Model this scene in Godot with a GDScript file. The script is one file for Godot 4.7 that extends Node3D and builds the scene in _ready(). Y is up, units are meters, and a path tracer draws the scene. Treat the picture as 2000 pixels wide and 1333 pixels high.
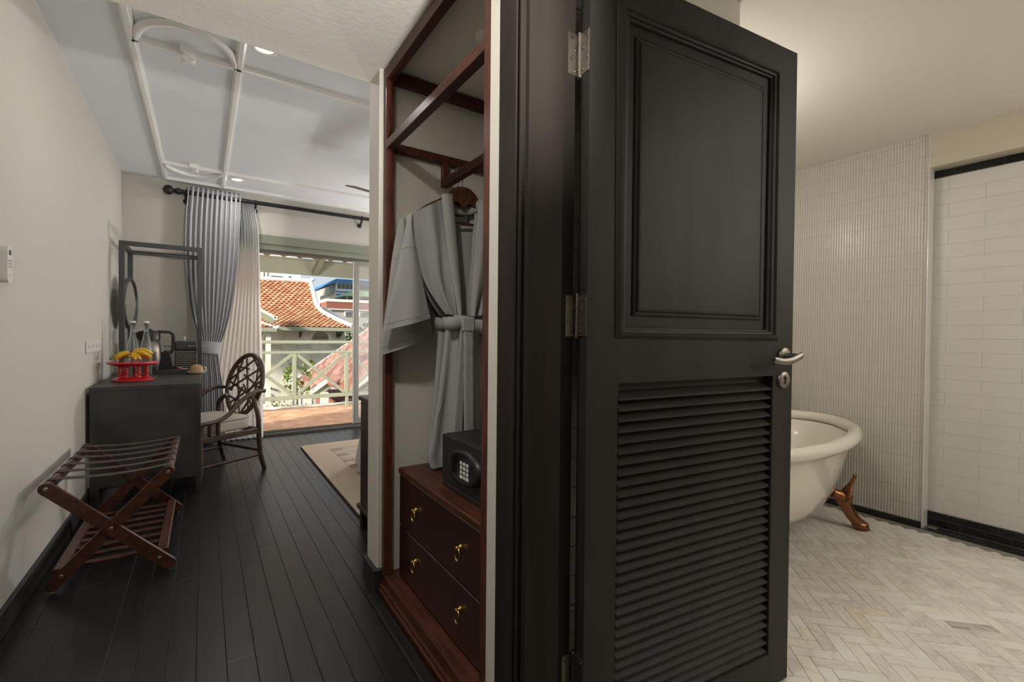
extends Node3D
# A hotel room seen from its entrance: hall with wardrobe, bedroom with balcony, bathroom behind the open door. Units are metres.

var used = {}
var M = {}
var rng = RandomNumberGenerator.new()

class G:
	var st = SurfaceTool.new()
	func _init():
		st.begin(Mesh.PRIMITIVE_TRIANGLES)
		st.set_smooth_group(-1)
	func sm(k):
		st.set_smooth_group(k)
		return self
	func tri(a, b, c):
		st.add_vertex(a)
		st.add_vertex(c)
		st.add_vertex(b)
	func quad(a, b, c, d):
		tri(a, b, c)
		tri(a, c, d)
	func qo(a, b, c, d, o):
		if (b - a).cross(c - a).dot((a + c) * 0.5 - o) < 0.0:
			quad(a, d, c, b)
		else:
			quad(a, b, c, d)
	func tof(a, b, c, o):
		if (b - a).cross(c - a).dot(a - o) < 0.0:
			tri(a, c, b)
		else:
			tri(a, b, c)
	func box(c: Vector3, s: Vector3, bev = 0.0, B = Basis.IDENTITY):
		st.set_smooth_group(-1)
		var h = s * 0.5
		var b = minf(bev, minf(h.x, minf(h.y, h.z)) * 0.95)
		var v = func(sx, sy, sz, ax):
			var p = Vector3(sx * (h.x - (0.0 if ax == 0 else b)), sy * (h.y - (0.0 if ax == 1 else b)), sz * (h.z - (0.0 if ax == 2 else b)))
			return c + B * p
		for s1 in [-1, 1]:
			qo(v.call(s1, -1, -1, 0), v.call(s1, 1, -1, 0), v.call(s1, 1, 1, 0), v.call(s1, -1, 1, 0), c)
			qo(v.call(-1, s1, -1, 1), v.call(1, s1, -1, 1), v.call(1, s1, 1, 1), v.call(-1, s1, 1, 1), c)
			qo(v.call(-1, -1, s1, 2), v.call(1, -1, s1, 2), v.call(1, 1, s1, 2), v.call(-1, 1, s1, 2), c)
		if b > 0.0:
			for s1 in [-1, 1]:
				for s2 in [-1, 1]:
					qo(v.call(s1, s2, -1, 0), v.call(s1, s2, 1, 0), v.call(s1, s2, 1, 1), v.call(s1, s2, -1, 1), c)
					qo(v.call(s1, -1, s2, 0), v.call(s1, 1, s2, 0), v.call(s1, 1, s2, 2), v.call(s1, -1, s2, 2), c)
					qo(v.call(-1, s1, s2, 1), v.call(1, s1, s2, 1), v.call(1, s1, s2, 2), v.call(-1, s1, s2, 2), c)
					for s3 in [-1, 1]:
						tof(v.call(s1, s2, s3, 0), v.call(s1, s2, s3, 1), v.call(s1, s2, s3, 2), c)
		return self
	func bb(x0, x1, y0, y1, z0, z1, bev = 0.0):
		return box(Vector3((x0 + x1) * 0.5, (y0 + y1) * 0.5, (z0 + z1) * 0.5), Vector3(absf(x1 - x0), absf(y1 - y0), absf(z1 - z0)), bev)
	func bar(a: Vector3, b: Vector3, w, t, up = Vector3.UP, bev = 0.002):  # w across, t along up
		var z = (b - a).normalized()
		var x = up.cross(z)
		if x.length() < 0.01:
			x = Vector3.RIGHT.cross(z)
		x = x.normalized()
		return box((a + b) * 0.5, Vector3(w, t, (b - a).length()), bev, Basis(x, z.cross(x), z))
	func loft(rings, caps = true, smooth = 1, close_path = false):
		var T = []
		var n = rings[0].size()
		var m = rings.size()
		for i in (m if close_path else m - 1):
			var r0 = rings[i]
			var r1 = rings[(i + 1) % m]
			for j in n:
				var k = (j + 1) % n
				T.append([r0[j], r0[k], r1[k]])
				T.append([r0[j], r1[k], r1[j]])
		var C = []
		if caps and not close_path:
			for e in [0, m - 1]:
				var r = rings[e]
				var mid = Vector3.ZERO
				for p in r:
					mid += p
				mid /= n
				for j in n:
					var k = (j + 1) % n
					C.append([mid, r[k], r[j]] if e == 0 else [mid, r[j], r[k]])
		var vol = 0.0
		var o = rings[0][0]
		for t in T + C:
			vol += (t[0] - o).dot((t[1] - o).cross(t[2] - o))
		st.set_smooth_group(smooth)
		for t in T:
			if vol >= 0.0: tri(t[0], t[1], t[2])
			else: tri(t[0], t[2], t[1])
		st.set_smooth_group(-1)
		for t in C:
			if vol >= 0.0: tri(t[0], t[1], t[2])
			else: tri(t[0], t[2], t[1])
		return self
	func tube(pts, r, n = 10, caps = true, closed = false, flat = 1.0, up = null):  # r: number or list; flat squeezes one axis
		var rings = []
		var m = pts.size()
		var nv = Vector3.UP if up == null else up
		var first = true
		for i in m:
			var a = pts[(i - 1 + m) % m] if closed or i > 0 else pts[0]
			var b = pts[(i + 1) % m] if closed or i < m - 1 else pts[m - 1]
			var t = (b - a).normalized()
			if first and absf(nv.dot(t)) > 0.95:
				nv = Vector3.RIGHT if absf(t.x) < 0.9 else Vector3.BACK
			first = false
			nv = (nv - t * nv.dot(t)).normalized()
			var bn = t.cross(nv)
			var rr = r[i] if r is Array else r
			var ring = []
			for j in n:
				var w = TAU * j / n
				ring.append(pts[i] + nv * cos(w) * rr * flat + bn * sin(w) * rr)
			rings.append(ring)
		return loft(rings, caps, 1, closed)
	func sweep(pts, prof, up = Vector3.UP, closed = false, smooth = -1):  # prof: Vector2 (across, along up)
		var rings = []
		var m = pts.size()
		for i in m:
			var a = pts[(i - 1 + m) % m] if closed or i > 0 else pts[0]
			var b = pts[(i + 1) % m] if closed or i < m - 1 else pts[m - 1]
			var t = (b - a).normalized()
			var s = up.cross(t).normalized()
			var k = 1.0
			if (closed or (i > 0 and i < m - 1)):
				var d0 = (pts[i] - a).normalized()
				k = 1.0 / maxf(0.5, absf(d0.dot(t)))
			var ring = []
			for p in prof:
				ring.append(pts[i] + s * p.x * k + up * p.y)
			rings.append(ring)
		return loft(rings, true, smooth, closed)
	func lathe(prof, n = 24, X = Transform3D.IDENTITY, smooth = 1):  # prof: Vector2 (radius, height)
		var rings = []
		for p in prof:
			var ring = []
			for j in n:
				var w = TAU * j / n
				ring.append(X * Vector3(cos(w) * p.x, p.y, sin(w) * p.x))
			rings.append(ring)
		return loft(rings, true, smooth)
	func ball(c, r: Vector3, n = 14, m = 9):
		var rings = []
		for i in range(m + 1):
			var a = PI * i / m
			var q = maxf(sin(a), 0.001)
			var ring = []
			for j in n:
				var w = TAU * j / n
				ring.append(c + Vector3(cos(w) * q * r.x, -cos(a) * r.y, sin(w) * q * r.z))
			rings.append(ring)
		return loft(rings, true, 1)
	func grid(rows, smooth = 1, flip = false):  # open surface from rows of points
		st.set_smooth_group(smooth)
		for i in rows.size() - 1:
			for j in rows[0].size() - 1:
				if flip: quad(rows[i][j], rows[i + 1][j], rows[i + 1][j + 1], rows[i][j + 1])
				else: quad(rows[i][j], rows[i][j + 1], rows[i + 1][j + 1], rows[i + 1][j])
		st.set_smooth_group(-1)
		return self
	func shell(rows, t: Vector3):  # a sheet of rows of points given the thickness t
		var rings = []
		for r in rows:
			var ring = []
			for p in r: ring.append(p)
			for j in range(r.size() - 1, -1, -1): ring.append(r[j] + t)
			rings.append(ring)
		return loft(rings, true, 1)
	func prism(poly, d, X = Transform3D.IDENTITY):  # outline in local x, y pushed d along local z
		var p = PackedVector2Array(poly)
		if Geometry2D.is_polygon_clockwise(p): p.reverse()
		st.set_smooth_group(-1)
		var ix = Geometry2D.triangulate_polygon(p)
		var v = func(i, z): return X * Vector3(p[i].x, p[i].y, z)
		var z0 = minf(0.0, d)
		var z1 = maxf(0.0, d)
		var flip = X.basis.determinant() < 0.0
		for i in range(0, ix.size(), 3):
			var a = ix[i]
			var b = ix[i + 1]
			var c = ix[i + 2]
			if (p[b] - p[a]).cross(p[c] - p[a]) < 0.0:
				var q = b
				b = c
				c = q
			if flip:
				tri(v.call(a, z1), v.call(c, z1), v.call(b, z1))
				tri(v.call(a, z0), v.call(b, z0), v.call(c, z0))
			else:
				tri(v.call(a, z1), v.call(b, z1), v.call(c, z1))
				tri(v.call(a, z0), v.call(c, z0), v.call(b, z0))
		for i in p.size():
			var k = (i + 1) % p.size()
			if flip: quad(v.call(i, z0), v.call(i, z1), v.call(k, z1), v.call(k, z0))
			else: quad(v.call(i, z0), v.call(k, z0), v.call(k, z1), v.call(i, z1))
		return self
	func mesh(m):
		st.generate_normals()
		st.set_material(m)
		return st.commit()

func numbered(nm):
	if not used.has(nm):
		used[nm] = 0
		return nm
	used[nm] += 1
	return "%s_%03d" % [nm, used[nm]]

func tag(o, label, category, group = "", kind = ""):
	o.set_meta("label", label)
	o.set_meta("category", category)
	if group: o.set_meta("group", group)
	if kind: o.set_meta("kind", kind)
	return o

func place(nm, mesh, parent = self, xf = Transform3D.IDENTITY, m = null):
	var mi = MeshInstance3D.new()
	mi.mesh = mesh
	mi.transform = xf
	mi.cast_shadow = GeometryInstance3D.SHADOW_CASTING_SETTING_ON
	if m: mi.set_surface_override_material(0, m)
	mi.name = numbered(nm) if parent == self else nm
	parent.add_child(mi, true)
	return mi

func put(nm, g, m, parent = self, xf = Transform3D.IDENTITY):
	return place(nm, g.mesh(m), parent, xf)

func thing(nm, label, category, at = Vector3.ZERO, turn = 0.0, group = ""):
	var o = Node3D.new()
	o.name = numbered(nm)
	add_child(o)
	o.position = at
	o.rotation.y = turn
	return tag(o, label, category, group)

func struct(nm, g, m, label, category = "wall"):
	var o = put(nm, g, m)
	return tag(o, label, category, "", "structure")

func copy_of(o, label, at, turn = 0.0):
	var c = o.duplicate()
	c.name = numbered(String(o.name))
	add_child(c)
	c.position = at
	c.rotation.y = turn
	c.set_meta("label", label)
	return c

# ---------------------------------------------------------------- materials
func ntex(sd, freq, ramp, size = 256, oct = 4, warp = 0.0, type = FastNoiseLite.TYPE_SIMPLEX_SMOOTH):
	var n = FastNoiseLite.new()
	n.seed = sd
	n.frequency = freq
	n.noise_type = type
	n.fractal_octaves = oct
	if warp > 0.0:
		n.domain_warp_enabled = true
		n.domain_warp_amplitude = warp
		n.domain_warp_frequency = freq
	var t = NoiseTexture2D.new()
	t.width = size
	t.height = size
	t.seamless = true
	t.noise = n
	var g = Gradient.new()
	var off = PackedFloat32Array()
	var col = PackedColorArray()
	for r in ramp:
		off.append(r[0])
		col.append(r[1] if r[1] is Color else Color(r[1], r[1], r[1]))
	g.offsets = off
	g.colors = col
	t.color_ramp = g
	return t

func mk(nm, col, rough, o = {}):
	var m = StandardMaterial3D.new()
	m.resource_name = nm
	m.albedo_color = col
	m.roughness = rough
	m.metallic = o.get("metal", 0.0)
	m.metallic_specular = o.get("spec", 0.5)
	if o.has("tex"): m.albedo_texture = o.tex
	if o.has("rtex"): m.roughness_texture = o.rtex
	if o.has("bump"):
		m.heightmap_enabled = true
		m.heightmap_texture = o.bump
		m.heightmap_scale = o.get("bs", 0.1)
	if o.has("tex") or o.has("bump") or o.has("rtex"):
		m.uv1_triplanar = true
		m.uv1_world_triplanar = o.get("world", false)
		m.uv1_scale = o.get("scale", Vector3.ONE)
		m.uv1_offset = o.get("off", Vector3.ZERO)
	if o.has("coat"):
		m.clearcoat_enabled = true
		m.clearcoat = o.coat
		m.clearcoat_roughness = o.get("cr", 0.2)
	if o.has("rim"):
		m.rim_enabled = true
		m.rim = o.rim
		m.rim_tint = 0.6
	if o.has("back"):
		m.backlight_enabled = true
		m.backlight = o.back
	if o.has("glow"):
		m.emission_enabled = true
		m.emission = o.glow
		m.emission_energy_multiplier = o.get("ge", 1.0)
	if o.has("alpha"):
		m.transparency = BaseMaterial3D.TRANSPARENCY_ALPHA
		m.albedo_color.a = o.alpha
	if o.has("glass"):
		m.refraction_enabled = true
		m.refraction_scale = o.glass
		m.transparency = BaseMaterial3D.TRANSPARENCY_ALPHA
		m.albedo_color.a = 0.02
	M[nm] = m
	return m

func c8(r, g, b):
	return Color(r / 255.0, g / 255.0, b / 255.0)

func materials():
	var grain = ntex(3, 0.02, [[0.25, 0.72], [0.5, 0.92], [0.62, 1.0], [0.8, 0.8]], 256, 5, 20.0)
	var fine = ntex(5, 0.05, [[0.2, 0.9], [0.8, 1.0]], 256, 4)
	var plas = ntex(7, 0.03, [[0.1, 0.3], [0.9, 0.8]], 512, 5)
	var weave = ntex(9, 0.2, [[0.2, 0.86], [0.8, 1.0]], 256, 3)
	var worn2 = ntex(12, 0.01, [[0.25, 0.86], [0.55, 0.97], [0.8, 1.0]], 256, 4, 15.0)
	var worn = ntex(11, 0.012, [[0.25, 0.74], [0.55, 0.98], [0.8, 1.0]], 256, 5, 15.0)
	mk("wall_paint", c8(200, 195, 185), 0.7, {"bump": plas, "bs": 0.02, "world": true, "scale": Vector3(1.5, 1.5, 1.5)})
	mk("bath_paint", c8(190, 181, 162), 0.7, {"bump": plas, "bs": 0.02, "world": true})
	mk("hall_ceiling", c8(228, 223, 214), 0.8, {"bump": plas, "bs": 0.12, "world": true, "scale": Vector3(2.2, 2.2, 2.2)})
	mk("room_ceiling", c8(230, 234, 238), 0.7, {})
	mk("moulding", c8(240, 239, 236), 0.55, {})
	mk("bath_ceiling", c8(216, 211, 201), 0.8, {})
	for i in 4:
		var k = [0.92, 1.0, 1.08, 1.0][i]
		mk("plank%d" % i, Color(0.118 * k, 0.117 * k, 0.114 * k), 0.33, {"tex": grain, "world": true, "scale": Vector3(6, 6, 0.45), "off": Vector3(0.13 * i, 0, 0.37 * i), "spec": 0.5})
	mk("subfloor", c8(30, 28, 27), 0.9)
	mk("baseboard", c8(40, 38, 37), 0.45)
	mk("door_wood", c8(48, 45, 41), 0.5, {"spec": 0.32, "tex": worn2, "scale": Vector3(1.6, 0.35, 1.6)})
	mk("door_frame", c8(46, 40, 36), 0.6, {"spec": 0.22, "tex": worn2, "scale": Vector3(2.5, 0.35, 2.5)})
	mk("mahogany", c8(92, 49, 35), 0.42, {"tex": grain, "world": true, "scale": Vector3(4, 0.7, 4), "spec": 0.4})
	mk("mahogany_flat", c8(86, 46, 33), 0.4, {"tex": grain, "world": true, "scale": Vector3(5, 5, 0.7), "spec": 0.4})
	mk("drawer_wood", c8(58, 28, 20), 0.28, {"tex": grain, "world": true, "scale": Vector3(5, 5, 0.7), "coat": 0.4, "cr": 0.12})
	mk("rack_wood", c8(88, 48, 34), 0.35, {"tex": grain, "scale": Vector3(3, 3, 3), "coat": 0.3})
	mk("strap", c8(70, 58, 52), 0.7, {"tex": weave, "scale": Vector3(9, 9, 9)})
	mk("desk_paint", c8(66, 65, 62), 0.4, {"tex": worn, "world": true, "scale": Vector3(0.8, 0.8, 0.8)})
	mk("frame_paint", c8(60, 60, 59), 0.42)
	mk("dark_wood", c8(62, 50, 41), 0.4, {"tex": worn, "world": true})
	mk("rattan", c8(82, 62, 48), 0.36, {"tex": worn, "scale": Vector3(3, 3, 3), "coat": 0.25})
	mk("cushion", c8(205, 196, 180), 0.9, {"tex": weave, "scale": Vector3(7, 7, 7), "rim": 0.3})
	mk("piping", c8(110, 103, 94), 0.9)
	mk("black_metal", c8(34, 34, 35), 0.4, {"metal": 0.3})
	mk("black_plastic", c8(30, 30, 31), 0.38)
	mk("black_gloss", c8(24, 24, 24), 0.18)
	mk("safe_paint", c8(34, 33, 31), 0.45, {"tex": fine, "bump": weave, "bs": 0.02, "scale": Vector3(12, 12, 12)})
	mk("key_white", c8(225, 222, 214), 0.5)
	mk("ink", c8(60, 58, 56), 0.6)
	mk("brass", c8(200, 164, 92), 0.24, {"metal": 1.0})
	mk("steel", c8(150, 143, 133), 0.42, {"metal": 1.0, "tex": fine, "scale": Vector3(2, 14, 2)})
	mk("bright_steel", c8(205, 200, 190), 0.2, {"metal": 1.0})
	mk("bronze", c8(138, 94, 66), 0.2, {"metal": 1.0})
	mk("screw", c8(122, 112, 100), 0.35, {"metal": 1.0})
	mk("nickel_dot", c8(190, 180, 160), 0.3, {"metal": 1.0})
	mk("enamel", c8(216, 210, 196), 0.12, {"coat": 0.5, "cr": 0.05})
	mk("tile_white", c8(200, 197, 190), 0.2, {})
	mk("tile_finger", c8(196, 192, 182), 0.25, {})
	mk("grout", c8(188, 184, 174), 0.8)
	mk("grout_dark", c8(120, 115, 106), 0.85)
	mk("tile_black", c8(32, 31, 29), 0.16, {"bump": fine, "bs": 0.03, "scale": Vector3(6, 6, 6)})
	mk("granite", c8(38, 38, 37), 0.12)
	var vein = ntex(21, 0.008, [[0.36, c8(224, 219, 207)], [0.52, c8(220, 213, 199)], [0.6, c8(208, 199, 183)], [0.64, c8(222, 216, 203)], [0.9, c8(226, 221, 209)]], 512, 6, 40.0)
	var vein2 = ntex(22, 0.01, [[0.3, c8(221, 215, 203)], [0.5, c8(214, 207, 194)], [0.55, c8(198, 190, 176)], [0.62, c8(217, 210, 198)], [0.9, c8(222, 217, 205)]], 512, 6, 40.0)
	var vein3 = ntex(23, 0.01, [[0.2, c8(168, 160, 150)], [0.5, c8(140, 134, 128)], [0.6, c8(190, 182, 170)], [0.9, c8(150, 144, 137)]], 256, 5, 40.0)
	var tint = [Color(0.955, 0.965, 0.985), Color(0.945, 0.95, 0.965), Color(0.96, 0.96, 0.965), Color(0.925, 0.93, 0.945)]
	for i in 4:
		mk("marble%d" % i, tint[i], 0.28, {"tex": vein if i % 2 == 0 else vein2, "world": true, "scale": Vector3(1.1, 1.1, 1.1), "off": Vector3(0.31 * i, 0.2, 0.57 * i)})
	mk("marble4", Color(1, 1, 1), 0.28, {"tex": vein3, "world": true, "scale": Vector3(2, 2, 2)})
	mk("marble5", c8(240, 236, 228), 0.28, {"tex": vein2, "world": true, "scale": Vector3(2.1, 2.1, 2.1)})
	mk("robe_cloth", c8(170, 168, 165), 0.85, {"tex": weave, "scale": Vector3(10, 10, 10), "rim": 0.35})
	mk("robe_band", c8(174, 171, 167), 0.85, {"tex": weave, "scale": Vector3(10, 10, 10), "rim": 0.35})
	mk("hanger_wood", c8(92, 54, 34), 0.3, {"tex": grain, "scale": Vector3(3, 3, 3), "coat": 0.4})
	mk("curtain_cloth", c8(186, 187, 190), 0.9, {"tex": weave, "scale": Vector3(8, 8, 8), "rim": 0.3, "back": Color(0.12, 0.12, 0.12)})
	mk("sheer_cloth", c8(246, 248, 252), 0.9, {"tex": weave, "scale": Vector3(8, 8, 8), "back": Color(1.5, 1.5, 1.48)})
	var rugt = ntex(31, 0.006, [[0.25, c8(140, 124, 110)], [0.42, c8(176, 158, 138)], [0.55, c8(196, 178, 156)], [0.8, c8(178, 160, 142)]], 512, 5, 40.0)
	mk("rug_pile", Color(0.9, 0.9, 0.9), 1.0, {"tex": rugt, "world": true, "scale": Vector3(0.5, 0.5, 1.6), "bump": weave, "bs": 0.3, "rim": 0.3})
	mk("rug_pale", c8(190, 172, 152), 1.0, {"tex": weave, "bump": weave, "bs": 0.3, "scale": Vector3(6, 6, 6)})
	mk("rug_edge", c8(70, 58, 48), 1.0)
	mk("linen", c8(202, 200, 200), 0.9, {"tex": weave, "scale": Vector3(6, 6, 6), "rim": 0.3})
	mk("throw", c8(128, 124, 116), 0.95, {"tex": weave, "scale": Vector3(9, 9, 9)})
	mk("red_lacquer", c8(196, 26, 36), 0.22, {"coat": 0.6, "cr": 0.08})
	mk("banana", c8(222, 172, 36), 0.5, {"tex": fine, "scale": Vector3(6, 6, 6)})
	mk("banana_green", c8(146, 150, 52), 0.5, {"tex": fine, "scale": Vector3(6, 6, 6)})
	mk("banana_tip", c8(74, 58, 30), 0.8)
	mk("glass", c8(255, 255, 255), 0.02, {"alpha": 0.06})
	mk("bottle_glass", c8(236, 244, 246), 0.0, {"glass": 0.05})
	mk("white_cap", c8(222, 218, 210), 0.4)
	mk("mirror", c8(225, 228, 225), 0.04, {"metal": 1.0})
	mk("white_plastic", c8(214, 211, 206), 0.45)
	mk("grey_plastic", c8(140, 134, 128), 0.5)
	mk("tan_ceramic", c8(188, 146, 98), 0.45, {"tex": fine, "scale": Vector3(8, 8, 8)})
	mk("china", c8(226, 216, 200), 0.25)
	mk("red_pod", c8(170, 24, 30), 0.3)
	mk("sage", c8(150, 158, 140), 0.55)
	mk("sage_beam", c8(134, 138, 122), 0.55)
	mk("alu", c8(140, 137, 130), 0.5, {"metal": 0.0})
	mk("alu_dark", c8(92, 88, 80), 0.5, {"metal": 0.3})
	var terra = ntex(41, 0.02, [[0.2, 0.86], [0.8, 1.0]], 256, 4)
	for i in 3:
		mk("terra%d" % i, [c8(234, 188, 152), c8(238, 196, 162), c8(228, 180, 146)][i], 0.6, {"tex": terra, "world": true})
		mk("roof%d" % i, [c8(204, 150, 112), c8(190, 132, 96), c8(216, 168, 132)][i], 0.9)
		mk("brown%d" % i, [c8(150, 112, 100), c8(168, 130, 116), c8(128, 94, 84)][i], 0.9)
	mk("joint", c8(226, 206, 186), 0.9)
	mk("facade", c8(250, 245, 229), 0.9, {"tex": terra, "world": true, "scale": Vector3(0.2, 0.2, 0.2)})
	mk("trim_white", c8(244, 242, 234), 0.8)
	mk("sage_out", c8(158, 162, 140), 0.8)
	mk("far_white", c8(236, 234, 228), 0.9)
	mk("far_grey", c8(176, 174, 168), 0.9)
	mk("far_window", c8(96, 100, 98), 0.35)
	mk("far_blue", c8(82, 136, 190), 0.7)
	mk("far_green", c8(150, 178, 140), 0.8)
	mk("far_brick", c8(146, 92, 76), 0.9)
	mk("far_dark", c8(66, 64, 60), 0.9)
	for i in 3:
		mk("leaf%d" % i, [c8(98, 122, 44), c8(122, 142, 58), c8(74, 100, 40)][i], 0.6, {"back": Color(0.25, 0.32, 0.08)})
	mk("bark", c8(96, 82, 66), 0.9)
	mk("lawn", c8(120, 118, 100), 1.0)
	mk("lamp_glow", Color(1, 1, 1), 0.5, {"glow": c8(255, 244, 226), "ge": 1.6})
	mk("shade_glow", Color(1, 0.95, 0.85), 0.8, {"glow": c8(255, 226, 184), "ge": 0.8})

# ---------------------------------------------------------------- camera, sky, light
func camera_and_light():
	var cam = Camera3D.new()
	cam.name = "camera"
	cam.fov = rad_to_deg(2.0 * atan(666.5 / 892.3))
	cam.near = 0.02
	cam.far = 400.0
	cam.transform = Transform3D(Basis.from_euler(Vector3(-0.012817, -0.59473, 0.0091844)), Vector3(0, 1.10, 0))
	add_child(cam)
	cam.current = true
	var sky = ProceduralSkyMaterial.new()
	sky.sky_top_color = c8(176, 190, 204)
	sky.sky_horizon_color = c8(206, 212, 215)
	sky.ground_horizon_color = c8(190, 188, 180)
	sky.ground_bottom_color = c8(120, 116, 108)
	sky.sky_energy_multiplier = 1.08
	var e = Environment.new()
	e.background_mode = Environment.BG_SKY
	e.sky = Sky.new()
	e.sky.sky_material = sky
	e.tonemap_mode = Environment.TONE_MAPPER_LINEAR
	e.tonemap_exposure = 1.0
	e.sdfgi_enabled = true
	e.ssao_enabled = true
	e.ssil_enabled = true
	var w = WorldEnvironment.new()
	w.name = "world_environment"
	w.environment = e
	add_child(w)
	var sun = DirectionalLight3D.new()
	sun.name = "sun"
	sun.light_color = c8(255, 246, 230)
	sun.light_energy = 2.3
	sun.light_angular_distance = 6.0
	sun.shadow_enabled = true
	sun.basis = Basis.looking_at(Vector3(0.85, -0.35, -0.38))
	add_child(sun)

func lamp_area(at: Vector3, energy, size = 0.09, color = c8(255, 240, 220)):
	var a = AreaLight3D.new()
	a.name = "downlight_light"
	a.area_size = Vector2(size, size)
	a.area_normalize_energy = true
	a.light_energy = energy
	a.light_color = color
	a.area_range = 12.0
	a.shadow_enabled = true
	a.rotation.x = -PI / 2
	a.position = at
	add_child(a, true)

func downlight(at: Vector3, energy, label, r = 0.042, color = c8(255, 240, 220)):
	var t = thing("downlight", label, "downlight", at, 0.0, "recessed ceiling downlights")
	var g = G.new()
	g.lathe([Vector2(r, 0.004), Vector2(r, -0.003), Vector2(r + 0.004, -0.006), Vector2(r + 0.016, -0.004), Vector2(r + 0.018, 0.004)], 24)
	put("trim_ring", g, M.trim_white, t)
	g = G.new()
	g.lathe([Vector2(0.001, -0.0025), Vector2(r * 0.6, -0.0025), Vector2(r - 0.001, -0.001), Vector2(r - 0.001, 0.003)], 24)
	put("lens", g, M.lamp_glow, t)
	lamp_area(at + Vector3(0, -0.012, 0), energy, r * 1.7, color)

# ---------------------------------------------------------------- setting
func setting():
	var g = G.new()
	# left wall, thick
	g.bb(-0.78, -0.603, -0.1, 2.75, 1.35, -5.65)
	struct("wall_left", g, M.wall_paint, "long plain cream wall beside the desk and luggage rack")
	g = G.new()
	g.bb(-0.603, 0.06, -0.1, 2.75, -5.45, -5.65)
	g.bb(2.95, 4.25, -0.1, 2.75, -5.45, -5.65)
	g.bb(0.06, 2.95, 2.131, 2.75, -5.45, -5.65)
	struct("wall_back", g, M.wall_paint, "cream wall around the balcony doorway behind the curtains")
	g = G.new()
	g.bb(4.05, 4.25, -0.1, 2.75, -2.06, -5.45)
	struct("wall_right", g, M.wall_paint, "far cream side wall of the bedroom, hidden by the wardrobe")
	# the wall that carries the wardrobe niche, ends in a narrow post at the hall
	g = G.new()
	g.bb(0.612, 4.25, -0.1, 2.75, -1.912, -2.05, 0.003)
	struct("wall_center", g, M.wall_paint, "cream wall end with a narrow edge next to the wardrobe opening")
	g = G.new()
	g.bb(1.36, 1.573, -0.1, 2.5, -1.035, -1.912)
	struct("wall_niche", g, M.wall_paint, "cream back wall deep inside the wardrobe opening")
	g = G.new()
	g.bb(0.612, 0.632, -0.1, 2.5, -0.905, -1.014)
	g.bb(0.632, 1.573, -0.1, 2.5, -0.905, -1.036)
	struct("wall_niche", g, M.wall_paint, "cream wall between the wardrobe opening and the dark door frame")
	g = G.new()
	g.bb(0.612, 0.742, -0.1, 2.5, 1.35, 0.05)
	g.bb(0.612, 0.742, 2.06, 2.5, 0.05, -0.905)
	struct("wall_side", g, M.wall_paint, "cream hall wall above and beside the bathroom doorway")
	g = G.new()
	g.bb(-0.78, 3.75, -0.1, 2.75, 1.35, 1.5)
	struct("wall_front", g, M.wall_paint, "cream wall behind the entrance end of the hall")
	# bathroom
	g = G.new()
	g.bb(3.56, 3.75, -0.1, 2.5, 1.35, -1.912)
	g.bb(3.46, 3.56, 2.085, 2.5, 1.35, -0.848)
	struct("wall_bath", g, M.bath_paint, "beige painted wall strip above the black tile band in the bathroom")
	g = G.new()
	g.bb(3.468, 3.56, 0.0, 2.5, -0.848, -1.912)
	struct("wall_bath", g, M.grout, "thicker bathroom wall behind the white finger mosaic")
	# ceilings
	g = G.new()
	g.bb(-0.603, 4.05, 2.535, 2.75, -2.05, -5.45)
	struct("ceiling", g, M.room_ceiling, "high pale bedroom ceiling with raised mouldings", "ceiling")
	g = G.new()
	g.bb(-0.603, 1.2, 2.213, 2.75, 1.35, -2.05, 0.002)
	struct("ceiling", g, M.hall_ceiling, "low textured cream ceiling over the hall and wardrobe", "ceiling")
	g = G.new()
	g.bb(0.74, 3.58, 2.281, 2.5, 1.35, -1.912)
	struct("ceiling", g, M.bath_ceiling, "smooth warm white bathroom ceiling", "ceiling")
	floors()
	# baseboards
	g = G.new()
	g.bb(-0.603, -0.590, 0, 0.092, 1.35, -5.45, 0.003)
	g.bb(-0.603, -0.586, 0.092, 0.1, 1.35, -5.45, 0.002)
	struct("baseboard_left", g, M.baseboard, "black painted baseboard along the long cream wall", "baseboard")
	g = G.new()
	g.bb(0.598, 0.628, 0, 0.092, -1.898, -2.064, 0.003)
	g.bb(0.594, 0.630, 0.092, 0.105, -1.895, -2.066, 0.003)
	g.bb(0.63, 4.05, 0, 0.1, -2.05, -2.064, 0.003)
	struct("baseboard_center", g, M.baseboard, "black baseboard wrapped round the foot of the narrow wall end", "baseboard")
	g = G.new()
	g.bb(-0.59, 0.06, 0, 0.1, -5.45, -5.438, 0.003)
	struct("baseboard_back", g, M.baseboard, "black baseboard under the grey curtain", "baseboard")
	g = G.new()
	g.bb(0.566, 0.608, 0, 0.016, 1.2, -1.898, 0.005)
	struct("trim_1", g, M.plank2, "dark floor moulding running along the wardrobe plinth", "trim")
	ceiling_trim()
	window_opening()
	doorway()
	bath_tiles()

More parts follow.
